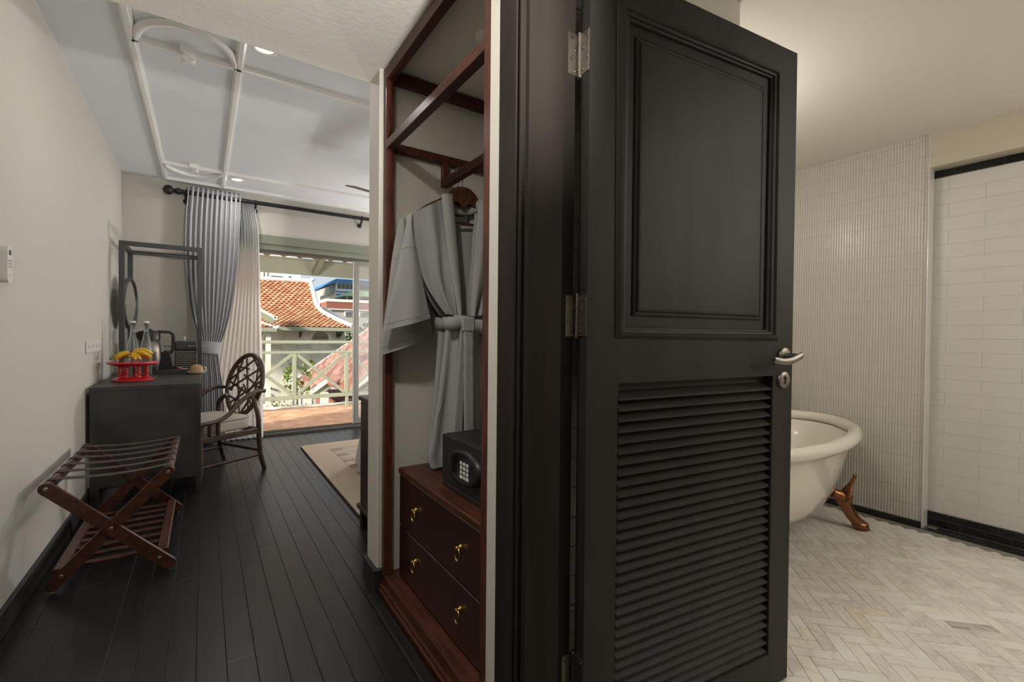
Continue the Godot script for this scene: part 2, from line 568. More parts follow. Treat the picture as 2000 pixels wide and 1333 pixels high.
func floors():
	var g = G.new()
	g.bb(-0.78, 0.742, -0.2, -0.012, 1.35, -2.05)
	g.bb(-0.78, 4.25, -0.2, -0.012, -2.05, -5.47)
	var fl = struct("floor", g, M.subfloor, "black stained timber plank floor of the hall and bedroom", "floor")
	rng.seed = 5
	var w = 0.0836
	var x = -0.603
	var ci = 0
	while x < 4.05:
		var z1 = 1.35 if x < 0.7 else -2.05
		var z = z1 - rng.randf() * 0.9
		var zs = [z1]
		while z > -5.45:
			zs.append(z)
			z -= 1.3 + rng.randf() * 0.9
		zs.append(-5.455)
		for i in zs.size() - 1:
			if zs[i] - zs[i + 1] < 0.02: continue
			var xe = minf(x + w, 4.05)
			g = G.new()
			g.box(Vector3((x + xe) * 0.5, -0.006 + rng.randf_range(-0.0004, 0.0002), (zs[i] + zs[i + 1]) * 0.5), Vector3(xe - x - 0.0008, 0.012, zs[i] - zs[i + 1] - 0.0005), 0.0010)
			put("plank", g, M["plank%d" % ((ci * 3 + i * 2 + rng.randi() % 2) % 4)], fl)
		x += w
		ci += 1
	# bathroom: marble herringbone
	g = G.new()
	g.bb(0.742, 3.76, -0.2, -0.006, 1.5, -1.912)
	var bf = struct("floor", g, M.grout_dark, "cream marble herringbone floor of the bathroom", "floor")
	var L = 0.157
	var W = 0.0465
	var cand = []
	# herringbone lattice at 45 degrees: a stair of L-shaped pairs
	var e1 = Vector2(1, 1).normalized()
	var e2 = Vector2(-1, 1).normalized()
	for a in range(-60, 61):
		for b in range(-24, 25):
			# pair unit repeats by (W, W) along the stair and (L + W, -(L - W)) ... in tile axes
			var o = Vector2(a * W, a * W) + Vector2(b * L, -b * L)
			for k in 2:
				var c = o + (Vector2(L * 0.5, W * 0.5) if k == 0 else Vector2(W * 0.5, W + L * 0.5))
				if k == 1: c = o + Vector2(L + W * 0.5, W - L * 0.5)
				var p = e1 * c.x + e2 * c.y + Vector2(2.4, -0.45)
				if p.x < 0.80 or p.x > 3.43 or p.y > 1.3 or p.y < -1.88: continue
				cand.append([p, k])
	cand.sort_custom(func(q, r):
		return vis(q[0]) < vis(r[0]))
	var meshes = []
	for i in 6:
		g = G.new()
		g.box(Vector3(0, -0.005, 0), Vector3(L - 0.0014, 0.01, W - 0.0014), 0.0006)
		meshes.append(g.mesh(M["marble%d" % i]))
	var rest = []
	for i in 6: rest.append(G.new())
	for i in cand.size():
		var r = rng.randf()
		var v = 4 if r > 0.985 else (5 if r > 0.95 else rng.randi() % 4)
		if cand[i][0].distance_to(Vector2(2.43, -0.457)) < 0.028: v = 4
		var B = Basis(Vector3.UP, -PI / 4 if cand[i][1] == 0 else PI / 4)
		var at = Vector3(cand[i][0].x, rng.randf_range(-0.0003, 0.0003), cand[i][0].y)
		if i < 300:
			place("tile", meshes[v], bf, Transform3D(B, at))
		else:
			rest[v].box(at + Vector3(0, -0.005, 0), Vector3(L - 0.0014, 0.01, W - 0.0014), 0.0, B)
	for i in 6:
		var o = put("tiles_beyond", rest[i], M["marble%d" % i], bf)
		o.set_meta("kind", "stuff")

func vis(p):  # how soon the photograph shows this spot of the bathroom floor
	var d = p.length()
	var ang = rad_to_deg(atan2(p.x, -p.y))
	return d + (0.0 if (ang > 62.0 and ang < 84.0) else 100.0)

func mould_prof():
	return [Vector2(-0.021, 0), Vector2(-0.021, -0.012), Vector2(-0.012, -0.015), Vector2(-0.010, -0.022), Vector2(0.010, -0.022), Vector2(0.012, -0.015), Vector2(0.021, -0.012), Vector2(0.021, 0)]

func ceiling_trim():
	var y = 2.535
	var P = mould_prof()
	var xa = -0.288
	var xb = 0.160
	var zc = -2.89
	var zd = -4.84
	var ze = -5.31
	var lines = []
	for x in [xa, xb, 1.9, 2.35]:
		lines.append([Vector3(x, y, -2.06), Vector3(x, y, ze)])
	lines.append([Vector3(xa, y, zc), Vector3(2.35, y, zc)])
	lines.append([Vector3(xa, y, zd), Vector3(xb, y, zd)])
	lines.append([Vector3(xb, y, zd), Vector3(2.35, y, zd)])
	lines.append([Vector3(xa, y, ze), Vector3(2.35, y, ze)])
	var n = 0
	for l in lines:
		n += 1
		var g = G.new()
		g.sweep(l, P, Vector3.UP)
		struct("trim_%d" % (n + 1), g, M.moulding, ["long white ceiling moulding closest to the plain cream wall", "second long white ceiling moulding, out from the hall corner", "long white ceiling moulding over the bed", "long white ceiling moulding farthest over the bed", "white cross moulding closest to the low hall ceiling", "short white cross moulding inside the corner panel by the curtain", "white cross moulding in front of the balcony doorway", "white cross moulding that ends the ceiling panels near the curtain rod"][n - 1], "moulding")
	for k in 2:
		var g = G.new()
		var pts = []
		for i in 21:
			var t = PI * i / 20.0
			var c = Vector3((xa + xb) * 0.5 - cos(t) * (xb - xa - 0.03) * 0.5, y, 0)
			c.z = zc + sin(t) * 0.245 if k == 0 else zd - sin(t) * 0.25
			pts.append(c)
		g.sweep(pts, P, Vector3.UP, false, 1)
		struct("trim_%d" % (n + 2 + k), g, M.moulding, ["curved white ceiling moulding bowed towards the hall", "curved white ceiling moulding bowed towards the curtain"][k], "moulding")
		# scroll ornaments on the middle of the cross mouldings
		var o = G.new()
		var xm = (xa + xb) * 0.5
		var z0 = zc if k == 0 else zd
		for s in [-1.0, 1.0]:
			var q = []
			for i in 9:
				var t = i / 8.0
				q.append(Vector2(0.030 * (1.0 - 0.55 * sin(t * PI)) + 0.004 * sin(t * 9.0), 0.062 * t))
			var poly = []
			for v in q: poly.append(Vector2(v.x, v.y * s))
			for i in range(q.size() - 1, -1, -1): poly.append(Vector2(-q[i].x, q[i].y * s))
			o.prism(poly, 0.03, Transform3D(Basis(Vector3(1, 0, 0), Vector3(0, 0, 1), Vector3(0, 1, 0)), Vector3(xm, y - 0.03, z0)))
		struct("trim_%d" % (n + 4 + k), o, M.moulding, ["small white scroll ornament on the ceiling moulding by the hall", "small white scroll ornament on the ceiling moulding by the curtain"][k], "ornament")

func window_opening():
	var g = G.new()
	g.bb(0.06, 2.95, 2.04, 2.131, -5.44, -5.64, 0.003)
	g.bb(0.06, 2.95, 1.982, 2.04, -5.465, -5.62, 0.003)
	struct("trim_20", g, M.sage_beam, "grey green timber lintel over the balcony doorway", "beam")
	g = G.new()
	g.bb(0.06, 2.95, -0.05, 0.026, -5.445, -5.63, 0.004)
	g.bb(0.06, 2.95, 0.026, 0.04, -5.50, -5.515, 0.002)
	g.bb(0.06, 2.95, 0.026, 0.04, -5.56, -5.575, 0.002)
	struct("trim_21", g, M.alu_dark, "low bronze threshold track of the sliding balcony door", "threshold")
	# sliding door: head track, two fixed frames with panes; the near leaf is slid open
	var t = Node3D.new()
	t.name = "window_1"
	add_child(t)
	tag(t, "sliding balcony door with slim grey aluminium frame and clear glass", "sliding door", "", "structure")
	g = G.new()
	g.bb(0.06, 2.95, 1.955, 1.985, -5.48, -5.60, 0.003)
	put("head_track", g, M.alu_dark, t)
	for k in 2:
		var x0 = 1.475 + k * 0.02
		var z = -5.51 - k * 0.062
		g = G.new()
		g.bb(x0, x0 + 0.052, 0.04, 1.96, z - 0.018, z + 0.018, 0.003)
		g.bb(2.89, 2.94, 0.04, 1.96, z - 0.018, z + 0.018, 0.003)
		g.bb(x0 + 0.052, 2.89, 0.04, 0.1, z - 0.018, z + 0.018, 0.003)
		g.bb(x0 + 0.052, 2.89, 1.91, 1.96, z - 0.018, z + 0.018, 0.003)
		put("sash_frame", g, M.alu, t)
		if k == 0:
			g = G.new()
			g.bb(x0 - 0.014, x0, 0.04, 1.96, z - 0.01, z + 0.012, 0.002)
			put("brush_seal", g, M.trim_white, t)
		g = G.new()
		g.bb(x0 + 0.05, 2.892, 0.098, 1.912, z - 0.003, z + 0.003)
		put("pane", g, M.glass, t)

func doorway():
	# lining and architraves
	var g = G.new()
	g.bb(0.604, 0.752, -0.0, 2.03, -0.845, -0.905, 0.002)
	g.bb(0.604, 0.752, 0.0, 2.03, 0.05, -0.005, 0.002)
	g.bb(0.604, 0.752, 2.03, 2.06, 0.05, -0.905, 0.002)
	# rebate stop toward the hall
	g.bb(0.604, 0.704, 0.0, 2.03, -0.832, -0.846, 0.0015)
	var fr = struct("door_1", g, M.door_frame, "dark stained timber frame of the bathroom doorway", "door frame")
	for s in [[-0.945, -0.875], [0.09, 0.02]]:
		g = G.new()
		g.bb(0.594, 0.613, 0, 2.10, s[0], s[1], 0.003)
		var i = signf(s[1] - s[0])
		g.bb(0.590, 0.613, 0, 2.06, s[1] - i * 0.002, s[1] + i * 0.012, 0.003)
		g.bb(0.596, 0.613, 0, 2.05, s[1] + i * 0.012, s[1] + i * 0.020, 0.002)
		g.bb(0.592, 0.613, 0, 2.04, s[1] + i * 0.020, s[1] + i * 0.028, 0.003)
		put("architrave", g, M.door_frame, fr)
	g = G.new()
	g.bb(0.594, 0.613, 2.045, 2.115, 0.09, -0.945, 0.003)
	put("architrave", g, M.door_frame, fr)
	door_leaf()

func door_leaf():
	var hinge = Vector3(0.7645, 0, -0.8415)
	var t = thing("door_2", "dark painted panelled bathroom door standing open, louvres below", "door", hinge, -deg_to_rad(7.2))
	t.set_meta("kind", "structure")
	# local: x along the leaf from the hinge, z towards the hall camera side, y up
	var Wd = 0.80
	var z0 = 0.0
	var z1 = 0.038
	var yb = 0.008
	var yt = 1.998
	var xs0 = 0.096
	var xs1 = 0.704
	var g = G.new()
	g.bb(0.0, xs0, yb, yt, z0, z1, 0.0004)
	put("stile", g, M.door_wood, t)
	g = G.new()
	g.bb(xs1, Wd, yb, yt, z0, z1, 0.0004)
	put("stile", g, M.door_wood, t)
	g = G.new()
	g.bb(xs0, xs1, 1.912, yt, z0, z1, 0.0)
	put("rail", g, M.door_wood, t)
	g = G.new()
	g.bb(xs0, xs1, 0.982, 1.10, z0, z1, 0.0)
	put("rail", g, M.door_wood, t)
	g = G.new()
	g.bb(xs0, xs1, yb, 0.112, z0, z1, 0.0)
	put("rail", g, M.door_wood, t)
	# panel with raised field
	g = G.new()
	g.bb(xs0, xs1, 1.10, 1.912, 0.008, 0.026)
	var pn = put("panel", g, M.door_wood, t)
	g = G.new()
	var fx0 = xs0 + 0.052
	var fx1 = xs1 - 0.052
	var fy0 = 1.152
	var fy1 = 1.860
	# bevelled raised field
	var rings = []
	for q in [[0.0, 0.026], [0.0, 0.029], [0.006, 0.031], [0.009, 0.0295], [0.014, 0.034], [0.02, 0.0345]]:
		rings.append([Vector3(fx0 + q[0], fy0 + q[0], q[1]), Vector3(fx1 - q[0], fy0 + q[0], q[1]), Vector3(fx1 - q[0], fy1 - q[0], q[1]), Vector3(fx0 + q[0], fy1 - q[0], q[1])])
	g.loft(rings, true, -1)
	put("raised_field", g, M.door_wood, pn)
	# bolection moulding round the panel
	g = G.new()
	var prof = [Vector2(-0.022, -0.010), Vector2(-0.022, 0.003), Vector2(-0.014, 0.009), Vector2(-0.006, 0.010), Vector2(-0.002, 0.004), Vector2(0.004, 0.003), Vector2(0.007, -0.003), Vector2(0.011, -0.004), Vector2(0.013, -0.010)]
	g.sweep([Vector3(xs0 + 0.012, 1.112, z1), Vector3(xs1 - 0.012, 1.112, z1), Vector3(xs1 - 0.012, 1.90, z1), Vector3(xs0 + 0.012, 1.90, z1)], prof, Vector3.BACK, true)
	put("panel_moulding", g, M.door_wood, t)
	# louvres
	var n = 31
	for i in n:
		var y = 0.128 + (0.950 - 0.128) * i / (n - 1.0)
		g = G.new()
		g.box(Vector3((xs0 + xs1) * 0.5 + 0.003, y, 0.017), Vector3(xs1 - xs0 - 0.004, 0.0085, 0.040), 0.003, Basis(Vector3.RIGHT, deg_to_rad(38)))
		put("slat", g, M.door_wood, t)
	g = G.new()
	g.bb(xs0, xs1, 0.950, 0.984, 0.002, 0.010)
	put("louvre_stop", g, M.door_wood, t)
	# hinges: leaf plate on the door edge, plate on the frame, knuckle
	for y in [1.783, 1.148, 0.263]:
		g = G.new()
		g.tube([Vector3(-0.004, y - 0.052, 0.001), Vector3(-0.004, y + 0.052, 0.001)], 0.0062, 14)
		for k in [-0.052, 0.052]:
			g.ball(Vector3(-0.004, y + k, 0.001), Vector3(0.0062, 0.004, 0.0062))
		g.tube([Vector3(-0.004, y - 0.018, 0.001), Vector3(-0.004, y - 0.016, 0.001)], 0.0068, 14)
		g.tube([Vector3(-0.004, y + 0.012, 0.001), Vector3(-0.004, y + 0.014, 0.001)], 0.0068, 14)
		var h = put("hinge", g, M.steel, t)
		g = G.new()
		g.bb(-0.0022, 0.0003, y - 0.05, y + 0.05, 0.004, 0.036, 0.0006)
		put("hinge_plate", g, M.steel, h)
		g = G.new()
		var B = Basis(Vector3.UP, deg_to_rad(7.2))
		g.box(B * Vector3(-0.021, 0, -0.0045) + Vector3(0, y, 0), Vector3(0.032, 0.1, 0.0028), 0.0006, B)
		put("hinge_plate", g, M.steel, h)
		for q in [[-0.012, 0.038], [-0.028, 0.013], [-0.012, -0.013], [-0.028, -0.038]]:
			g = G.new()
			g.lathe([Vector2(0.0045, 0.0), Vector2(0.0045, 0.0008), Vector2(0.003, 0.0012), Vector2(0.0008, 0.0004)], 12, Transform3D(B * Basis(Vector3.RIGHT, PI / 2), B * Vector3(q[0] - 0.001, 0, -0.0032) + Vector3(0, y - q[1], 0)))
			put("screw", g, M.screw, h)
		for q in [[0.012, 0.038], [0.027, 0.013], [0.012, -0.013], [0.027, -0.038]]:
			g = G.new()
			g.lathe([Vector2(0.004, 0.0), Vector2(0.004, 0.0008), Vector2(0.0008, 0.0004)], 12, Transform3D(Basis(Vector3.BACK, PI / 2), Vector3(-0.0021, y - q[1], q[0])))
			put("screw", g, M.screw, h)
	# lever handle and escutcheon
	var hx = 0.752
	var hy = 1.043
	var Zf = Basis(Vector3.RIGHT, PI / 2)
	g = G.new()
	g.lathe([Vector2(0.026, 0.0), Vector2(0.026, 0.007), Vector2(0.0245, 0.009), Vector2(0.012, 0.0095), Vector2(0.001, 0.0095)], 32, Transform3D(Zf, Vector3(hx, hy, z1)))
	var hd = put("handle", g, M.steel, t)
	g = G.new()
	g.tube([Vector3(hx, hy, z1 + 0.008), Vector3(hx, hy, z1 + 0.03), Vector3(hx - 0.001, hy - 0.001, z1 + 0.052)], 0.0095, 16)
	var lv = []
	var lr = []
	for i in 15:
		var s = i / 14.0
		lv.append(Vector3(hx + 0.014 - 0.118 * s, hy + 0.006 - 0.026 * sin(s * PI * 0.62) + 0.010 * s * s, z1 + 0.052 - 0.012 * pow(s, 2.0)))
		lr.append(0.0105 if i > 0 and i < 14 else 0.008)
	g.tube(lv, lr, 14, true, false, 0.62, Vector3.BACK)
	put("lever", g, M.steel, hd)
	g = G.new()
	g.lathe([Vector2(0.026, 0.0), Vector2(0.026, 0.006), Vector2(0.0245, 0.008), Vector2(0.012, 0.0085), Vector2(0.001, 0.0085)], 32, Transform3D(Zf, Vector3(hx, 0.968, z1)))
	var es = put("keyhole_plate", g, M.steel, t)
	g = G.new()
	g.lathe([Vector2(0.0075, 0.0), Vector2(0.0075, 0.0012), Vector2(0.0005, 0.0012)], 20, Transform3D(Zf, Vector3(hx, 0.975, z1 + 0.0083)))
	g.bb(hx - 0.0045, hx + 0.0045, 0.954, 0.972, z1 + 0.008, z1 + 0.0095)
	put("keyhole", g, M.black_metal, es)
	g = G.new()
	g.bb(Wd - 0.001, Wd + 0.0015, 0.93, 1.10, 0.008, 0.030, 0.0005)
	put("lock_plate", g, M.steel, t)

func bath_tiles():
	# finger mosaic, white on the thick wall: thin upright pieces, joined
	var wall = find_child("wall_bath_001", false, false)
	var g = G.new()
	var px = 0.0148
	var py = 0.0922
	rng.seed = 8
	var z = -0.852
	while z - px > -1.90:
		var y = 0.034
		while y < 2.27:
			var h = minf(py, 2.281 - y)
			var d = rng.randf_range(-0.0004, 0.0004)
			var w = (px - 0.0016) * 0.5
			var zc = z - px * 0.5
			var y0 = y + 0.0008
			var y1 = y + h - 0.0008
			# rounded front: four facets
			var pr = [[-w, 0.0], [-w, 0.0022], [-w * 0.55, 0.0034], [0.0, 0.0038], [w * 0.55, 0.0034], [w, 0.0022], [w, 0.0]]
			for i in 6:
				var a0 = Vector3(3.468 - pr[i][1] + d, y0, zc + pr[i][0])
				var a1 = Vector3(3.468 - pr[i + 1][1] + d, y0, zc + pr[i + 1][0])
				g.quad(a1, a0, a0 + Vector3(0, y1 - y0, 0), a1 + Vector3(0, y1 - y0, 0))
			for e in [y0, y1]:
				var c = Vector3(3.468, e, zc)
				for i in 6:
					g.tof(c, Vector3(3.468 - pr[i][1] + d, e, zc + pr[i][0]), Vector3(3.468 - pr[i + 1][1] + d, e, zc + pr[i + 1][0]), Vector3(3.47, (y0 + y1) * 0.5, zc))
			y += py
		z -= px
	var o = put("finger_mosaic", g, M.tile_finger, wall)
	o.set_meta("kind", "stuff")
	g = G.new()
	g.bb(3.458, 3.468, 0.0, 2.281, -0.846, -0.852, 0.002)
	g.bb(3.458, 3.55, 0.0, 2.281, -0.8455, -0.849, 0.0015)
	put("edge_trim", g, M.tile_white, wall)
	g = G.new()
	g.bb(3.459, 3.47, 0.0, 0.032, -0.85, -1.9, 0.001)
	put("skirting", g, M.granite, wall)
	# shower recess: white brick tiles, black ribbed bands
	var sw = find_child("wall_bath", false, false)
	var L = 0.2975
	var H = 0.0779
	for part in 2:
		var m = [M.tile_white, M.grout]
		g = G.new()
		g.box(Vector3(0, 0, 0), Vector3(0.008, H - 0.0016, L - 0.0016), 0.0008)
		var full = g.mesh(M.tile_white)
		if part == 0:
			for r in 25:
				var off = -0.782 if r % 2 == 0 else -0.632
				var zz = -0.848
				var y = 2.036 - H * (r + 0.5)
				var ends = [-0.848]
				var q = off
				while q > -0.848 + 0.02: q -= L
				while q < 0.35:
					if q > -0.84: ends.append(q)
					q += L
				for i in ends.size() - 1:
					var l = ends[i + 1] - ends[i]
					var at = Vector3(3.5568, y, (ends[i] + ends[i + 1]) * 0.5)
					if absf(l - L) < 0.001: place("tile", full, sw, Transform3D(Basis(), at))
					else:
						var gg = G.new()
						gg.box(Vector3.ZERO, Vector3(0.008, H - 0.0016, l - 0.0016), 0.0008)
						put("tile", gg, M.tile_white, sw, Transform3D(Basis(), at))
		else:
			var nw = find_child("wall_niche_001", false, false)
			for r in 27:
				for i in 3:
					var x0 = 0.755 + i * L - (0.15 if r % 2 else 0.0)
					var x1 = minf(x0 + L, 1.573)
					x0 = maxf(x0, 0.755)
					if x1 - x0 < 0.02: continue
					var gg = G.new()
					gg.box(Vector3.ZERO, Vector3(x1 - x0 - 0.0022, H - 0.0022, 0.008), 0.0012)
					put("tile", gg, M.tile_white, nw, Transform3D(Basis(), Vector3((x0 + x1) * 0.5, H * (r + 0.5), -0.902)))
	g = G.new()
	g.bb(3.554, 3.565, 0.0, 2.085, -0.8485, 0.36)
	put("tile_bed", g, M.grout, sw)
	var rib = func(hh, nr):
		var gg = G.new()
		var poly = [Vector2(0, -hh * 0.5), Vector2(0, hh * 0.5)]
		for i in nr:
			var c = hh * 0.5 - hh * (i + 0.5) / nr
			var w = hh / nr * 0.5 - 0.0008
			poly.append_array([Vector2(0.005, c + w), Vector2(0.0095, c + w * 0.6), Vector2(0.0105, c), Vector2(0.0095, c - w * 0.6), Vector2(0.005, c - w)])
		gg.prism(poly, 0.0978, Transform3D(Basis(Vector3(-1, 0, 0), Vector3(0, 1, 0), Vector3(0, 0, 1)), Vector3(0, 0, -0.0489)))
		return gg.mesh(M.tile_black)
	var r1 = rib.call(0.0455, 4)
	var r2 = rib.call(0.0415, 4)
	for i in 11:
		place("black_tile", r1, sw, Transform3D(Basis(), Vector3(3.556, 2.0605, -0.812 + i * 0.1)))
		place("black_tile", r2, sw, Transform3D(Basis(), Vector3(3.556, 0.066, -0.804 + i * 0.1)))
		place("black_tile", r2, sw, Transform3D(Basis(), Vector3(3.556, 0.0235, -0.854 + i * 0.1 + (0.0 if i else 0.05))))
	# black floor strip in the recess
	var bf = find_child("floor_001", false, false)
	g = G.new()
	g.box(Vector3.ZERO, Vector3(0.043, 0.01, 0.0985), 0.0008)
	var flat = g.mesh(M.granite)
	for i in 11:
		place("black_tile", flat, bf, Transform3D(Basis(), Vector3(3.481, -0.005, -0.79 + i * 0.1)))
		place("black_tile", flat, bf, Transform3D(Basis(), Vector3(3.526, -0.005, -0.745 + i * 0.1)))

# ---------------------------------------------------------------- wardrobe
func wardrobe():
	var t = thing("wardrobe_frame", "open mahogany wardrobe frame of square bars set in the wall opening", "wardrobe")
	var xf = 0.629
	var s = 0.034
	var g
	for z in [[-1.905, -1.873], [-1.076, -1.038]]:
		g = G.new()
		g.bb(xf, xf + s, 0.085, 2.205, z[0], z[1], 0.0015)
		put("post", g, M.mahogany, t)
	for y in [[2.158, 2.205], [1.870, 1.905]]:
		g = G.new()
		g.bb(xf, xf + s, y[0], y[1], -1.873, -1.072, 0.0015)
		put("front_rail", g, M.mahogany_flat, t)
		g = G.new()
		g.bb(xf + s, 1.36, y[0], y[1], -1.911, -1.880, 0.0015)
		put("side_rail", g, M.mahogany_flat, t)
		g = G.new()
		g.bb(xf + s, 1.36, y[0], y[1], -1.072, -1.037, 0.0015)
		put("side_rail", g, M.mahogany_flat, t)
	for z in [[-1.908, -1.882], [-1.070, -1.040]]:
		g = G.new()
		g.bb(0.892, 0.924, 1.7665, 1.872, z[0], z[1], 0.0015)
		put("rail_hanger", g, M.mahogany, t)
	g = G.new()
	g.bb(0.890, 0.926, 1.765, 1.800, -1.882, -1.070, 0.003)
	put("clothes_rail", g, M.mahogany_flat, t)
	# plinth with two mouldings
	g = G.new()
	g.bb(0.612, 1.165, 0.0, 0.03, -1.898, -1.040, 0.004)
	g.bb(0.620, 1.165, 0.03, 0.045, -1.90, -1.040, 0.003)
	g.bb(0.629, 1.165, 0.045, 0.083, -1.905, -1.040, 0.002)
	put("plinth", g, M.mahogany_flat, t)
	var d = thing("smoke_detector", "small round white cover on the cream wall high inside the wardrobe opening", "detector", Vector3(0.875, 2.213, -1.48))
	g = G.new()
	g.lathe([Vector2(0.042, 0.0), Vector2(0.042, -0.006), Vector2(0.036, -0.012), Vector2(0.001, -0.014)], 28)
	put("cover", g, M.hall_ceiling, d)
	chest()
	safe()
	robes()

func chest():
	var t = thing("chest_of_drawers", "two-drawer mahogany chest with brass ring pulls inside the wardrobe", "chest", Vector3(0.685, 0.083, -1.46))
	var g = G.new()
	# local origin at the front base centre; x goes into the niche
	g.bb(0.012, 0.47, 0.0, 0.430, -0.385, 0.395, 0.001)
	put("body", g, M.drawer_wood, t)
	g = G.new()
	g.bb(-0.004, 0.475, 0.430, 0.456, -0.392, 0.402, 0.004)
	put("top", g, M.mahogany_flat, t)
	for k in 2:
		var y0 = 0.006 + k * 0.213
		g = G.new()
		g.bb(0.0, 0.013, y0, y0 + 0.209, -0.385, 0.395, 0.0025)
		var dr = put("drawer", g, M.drawer_wood, t)
		for z in [-0.205, 0.165]:
			var yk = [0.122, 0.322][k]
			g = G.new()
			g.lathe([Vector2(0.009, 0.0), Vector2(0.009, 0.003), Vector2(0.005, 0.005), Vector2(0.005, 0.013), Vector2(0.0065, 0.017), Vector2(0.001, 0.019)], 18, Transform3D(Basis(Vector3.BACK, PI / 2), Vector3(0.0, yk + 0.014, z)))
			var pts = []
			for i in 24:
				var a = TAU * i / 24.0
				pts.append(Vector3(-0.012 - 0.004 * (1.0 + cos(a)) * 0.0, yk - 0.008 + 0.022 * cos(a), z + 0.017 * sin(a)))
			g.tube(pts, 0.0032, 8, false, true)
			put("ring_pull", g, M.brass, dr)

func safe():
	var t = thing("safe", "small black hotel safe with oval keypad standing on the mahogany chest", "safe", Vector3(0.742, 0.539, -1.35))
	var g = G.new()
	g.bb(0.012, 0.36, 0.002, 0.192, -0.205, 0.205, 0.003)
	put("body", g, M.safe_paint, t)
	g = G.new()
	g.bb(0.0, 0.0125, 0.02, 0.190, -0.205, 0.205, 0.002)
	var d = put("door", g, M.safe_paint, t)
	g = G.new()
	g.bb(-0.001, 0.0125, 0.0, 0.018, -0.205, 0.205, 0.002)
	put("base_strip", g, M.safe_paint, t)
	# oval keypad boss
	g = G.new()
	var rings = []
	for q in [[1.0, 0.0], [0.99, 0.008], [0.93, 0.016], [0.82, 0.019], [0.72, 0.0145], [0.02, 0.0145]]:
		var ring = []
		for i in 40:
			var a = TAU * i / 40.0
			ring.append(Vector3(-q[1], 0.108 + 0.062 * q[0] * sin(a), -0.018 + 0.114 * q[0] * cos(a)))
		rings.append(ring)
	g.loft(rings, true, 1)
	put("keypad_housing", g, M.black_plastic, d)
	g = G.new()
	g.box(Vector3(-0.0165, 0.112, -0.078), Vector3(0.004, 0.066, 0.034), 0.0015)
	g.box(Vector3(-0.018, 0.130, -0.062), Vector3(0.006, 0.036, 0.004), 0.001, Basis(Vector3.RIGHT, 0.15))
	put("handle_recess", g, M.black_gloss, d)
	g = G.new()
	g.box(Vector3(-0.015, 0.101, -0.002), Vector3(0.002, 0.064, 0.07), 0.0008)
	put("key_field", g, M.black_plastic, d)
	var keys = ["1", "2", "3", "4", "5", "6", "7", "8", "9", "*", "0", "#"]
	for r in 4:
		for c in 3:
			var kb = G.new()
			var kw = 0.0185 if r == 3 and c != 1 else 0.0142
			var at = Vector3(-0.0166, 0.125 - r * 0.0155, -0.024 + c * 0.0218)
			kb.box(at, Vector3(0.003, 0.0112, kw), 0.0013)
			var kk = put("key", kb, M.key_white, d)
			var tm = TextMesh.new()
			tm.text = keys[r * 3 + c]
			tm.font_size = 16
			tm.pixel_size = 0.00052
			tm.depth = 0.0003
			tm.material = M.ink
			place("digit", tm, d, Transform3D(Basis(Vector3.UP, -PI / 2), at + Vector3(-0.0015, 0, 0)))

func edge(pts, v):  # point at fraction v along a polyline of Vector2
	var tot = 0.0
	for i in pts.size() - 1: tot += pts[i].distance_to(pts[i + 1])
	var d = v * tot
	for i in pts.size() - 1:
		var l = pts[i].distance_to(pts[i + 1])
		if d <= l or i == pts.size() - 2: return pts[i].lerp(pts[i + 1], clampf(d / maxf(l, 1e-6), 0.0, 1.0))
		d -= l
	return pts[-1]

func smooth_pts(pts, n):  # Catmull-Rom through points
	var out = []
	var m = pts.size()
	for i in m - 1:
		var p0 = pts[maxi(i - 1, 0)]
		var p1 = pts[i]
		var p2 = pts[i + 1]
		var p3 = pts[mini(i + 2, m - 1)]
		for k in n:
			var t = k / float(n)
			out.append(0.5 * ((2.0 * p1) + (p2 - p0) * t + (2.0 * p0 - 5.0 * p1 + 4.0 * p2 - p3) * t * t + (3.0 * p1 - p0 - 3.0 * p2 + p3) * t * t * t))
	out.append(pts[m - 1])
	return out

func cloth(L, R, zf, thick, nu = 24, nv = 22, open_back = true):  # a closed fold of cloth between two edges; zf(u, v) front relief
	var g = G.new()
	var rings = []
	var Ls = smooth_pts(L, 6)
	var Rs = smooth_pts(R, 6)
	for j in nv + 1:
		var v = j / float(nv)
		var a = edge(Ls, v)
		var b = edge(Rs, v)
		var ring = []
		for i in nu + 1:
			var u = i / float(nu)
			var p = a.lerp(b, u)
			ring.append(Vector3(p.x, p.y, zf.call(u, v)))
		for i in range(nu, -1, -1):
			var u = i / float(nu)
			var p = a.lerp(b, u)
			ring.append(Vector3(p.x, p.y, zf.call(u, v) - thick * (0.12 + 0.88 * sin(PI * u)) - 0.003))
		rings.append(ring)
	g.loft(rings, true, 1)
	return g

func mir(pts, xc):
	var o = []
	for p in pts: o.append(Vector2(2.0 * xc - p.x, p.y))
	return o

func V(a):
	var o = []
	for i in range(0, a.size(), 2): o.append(Vector2(a[i], a[i + 1]))
	return o

func robes():
	robe("grey cotton robe tied with a bow, hanging in front of the other robe", Vector3(0.905, 0, -1.745), true)
	robe("second grey cotton robe, mostly hidden behind the robe with the bow", Vector3(0.932, 0, -1.822), false)

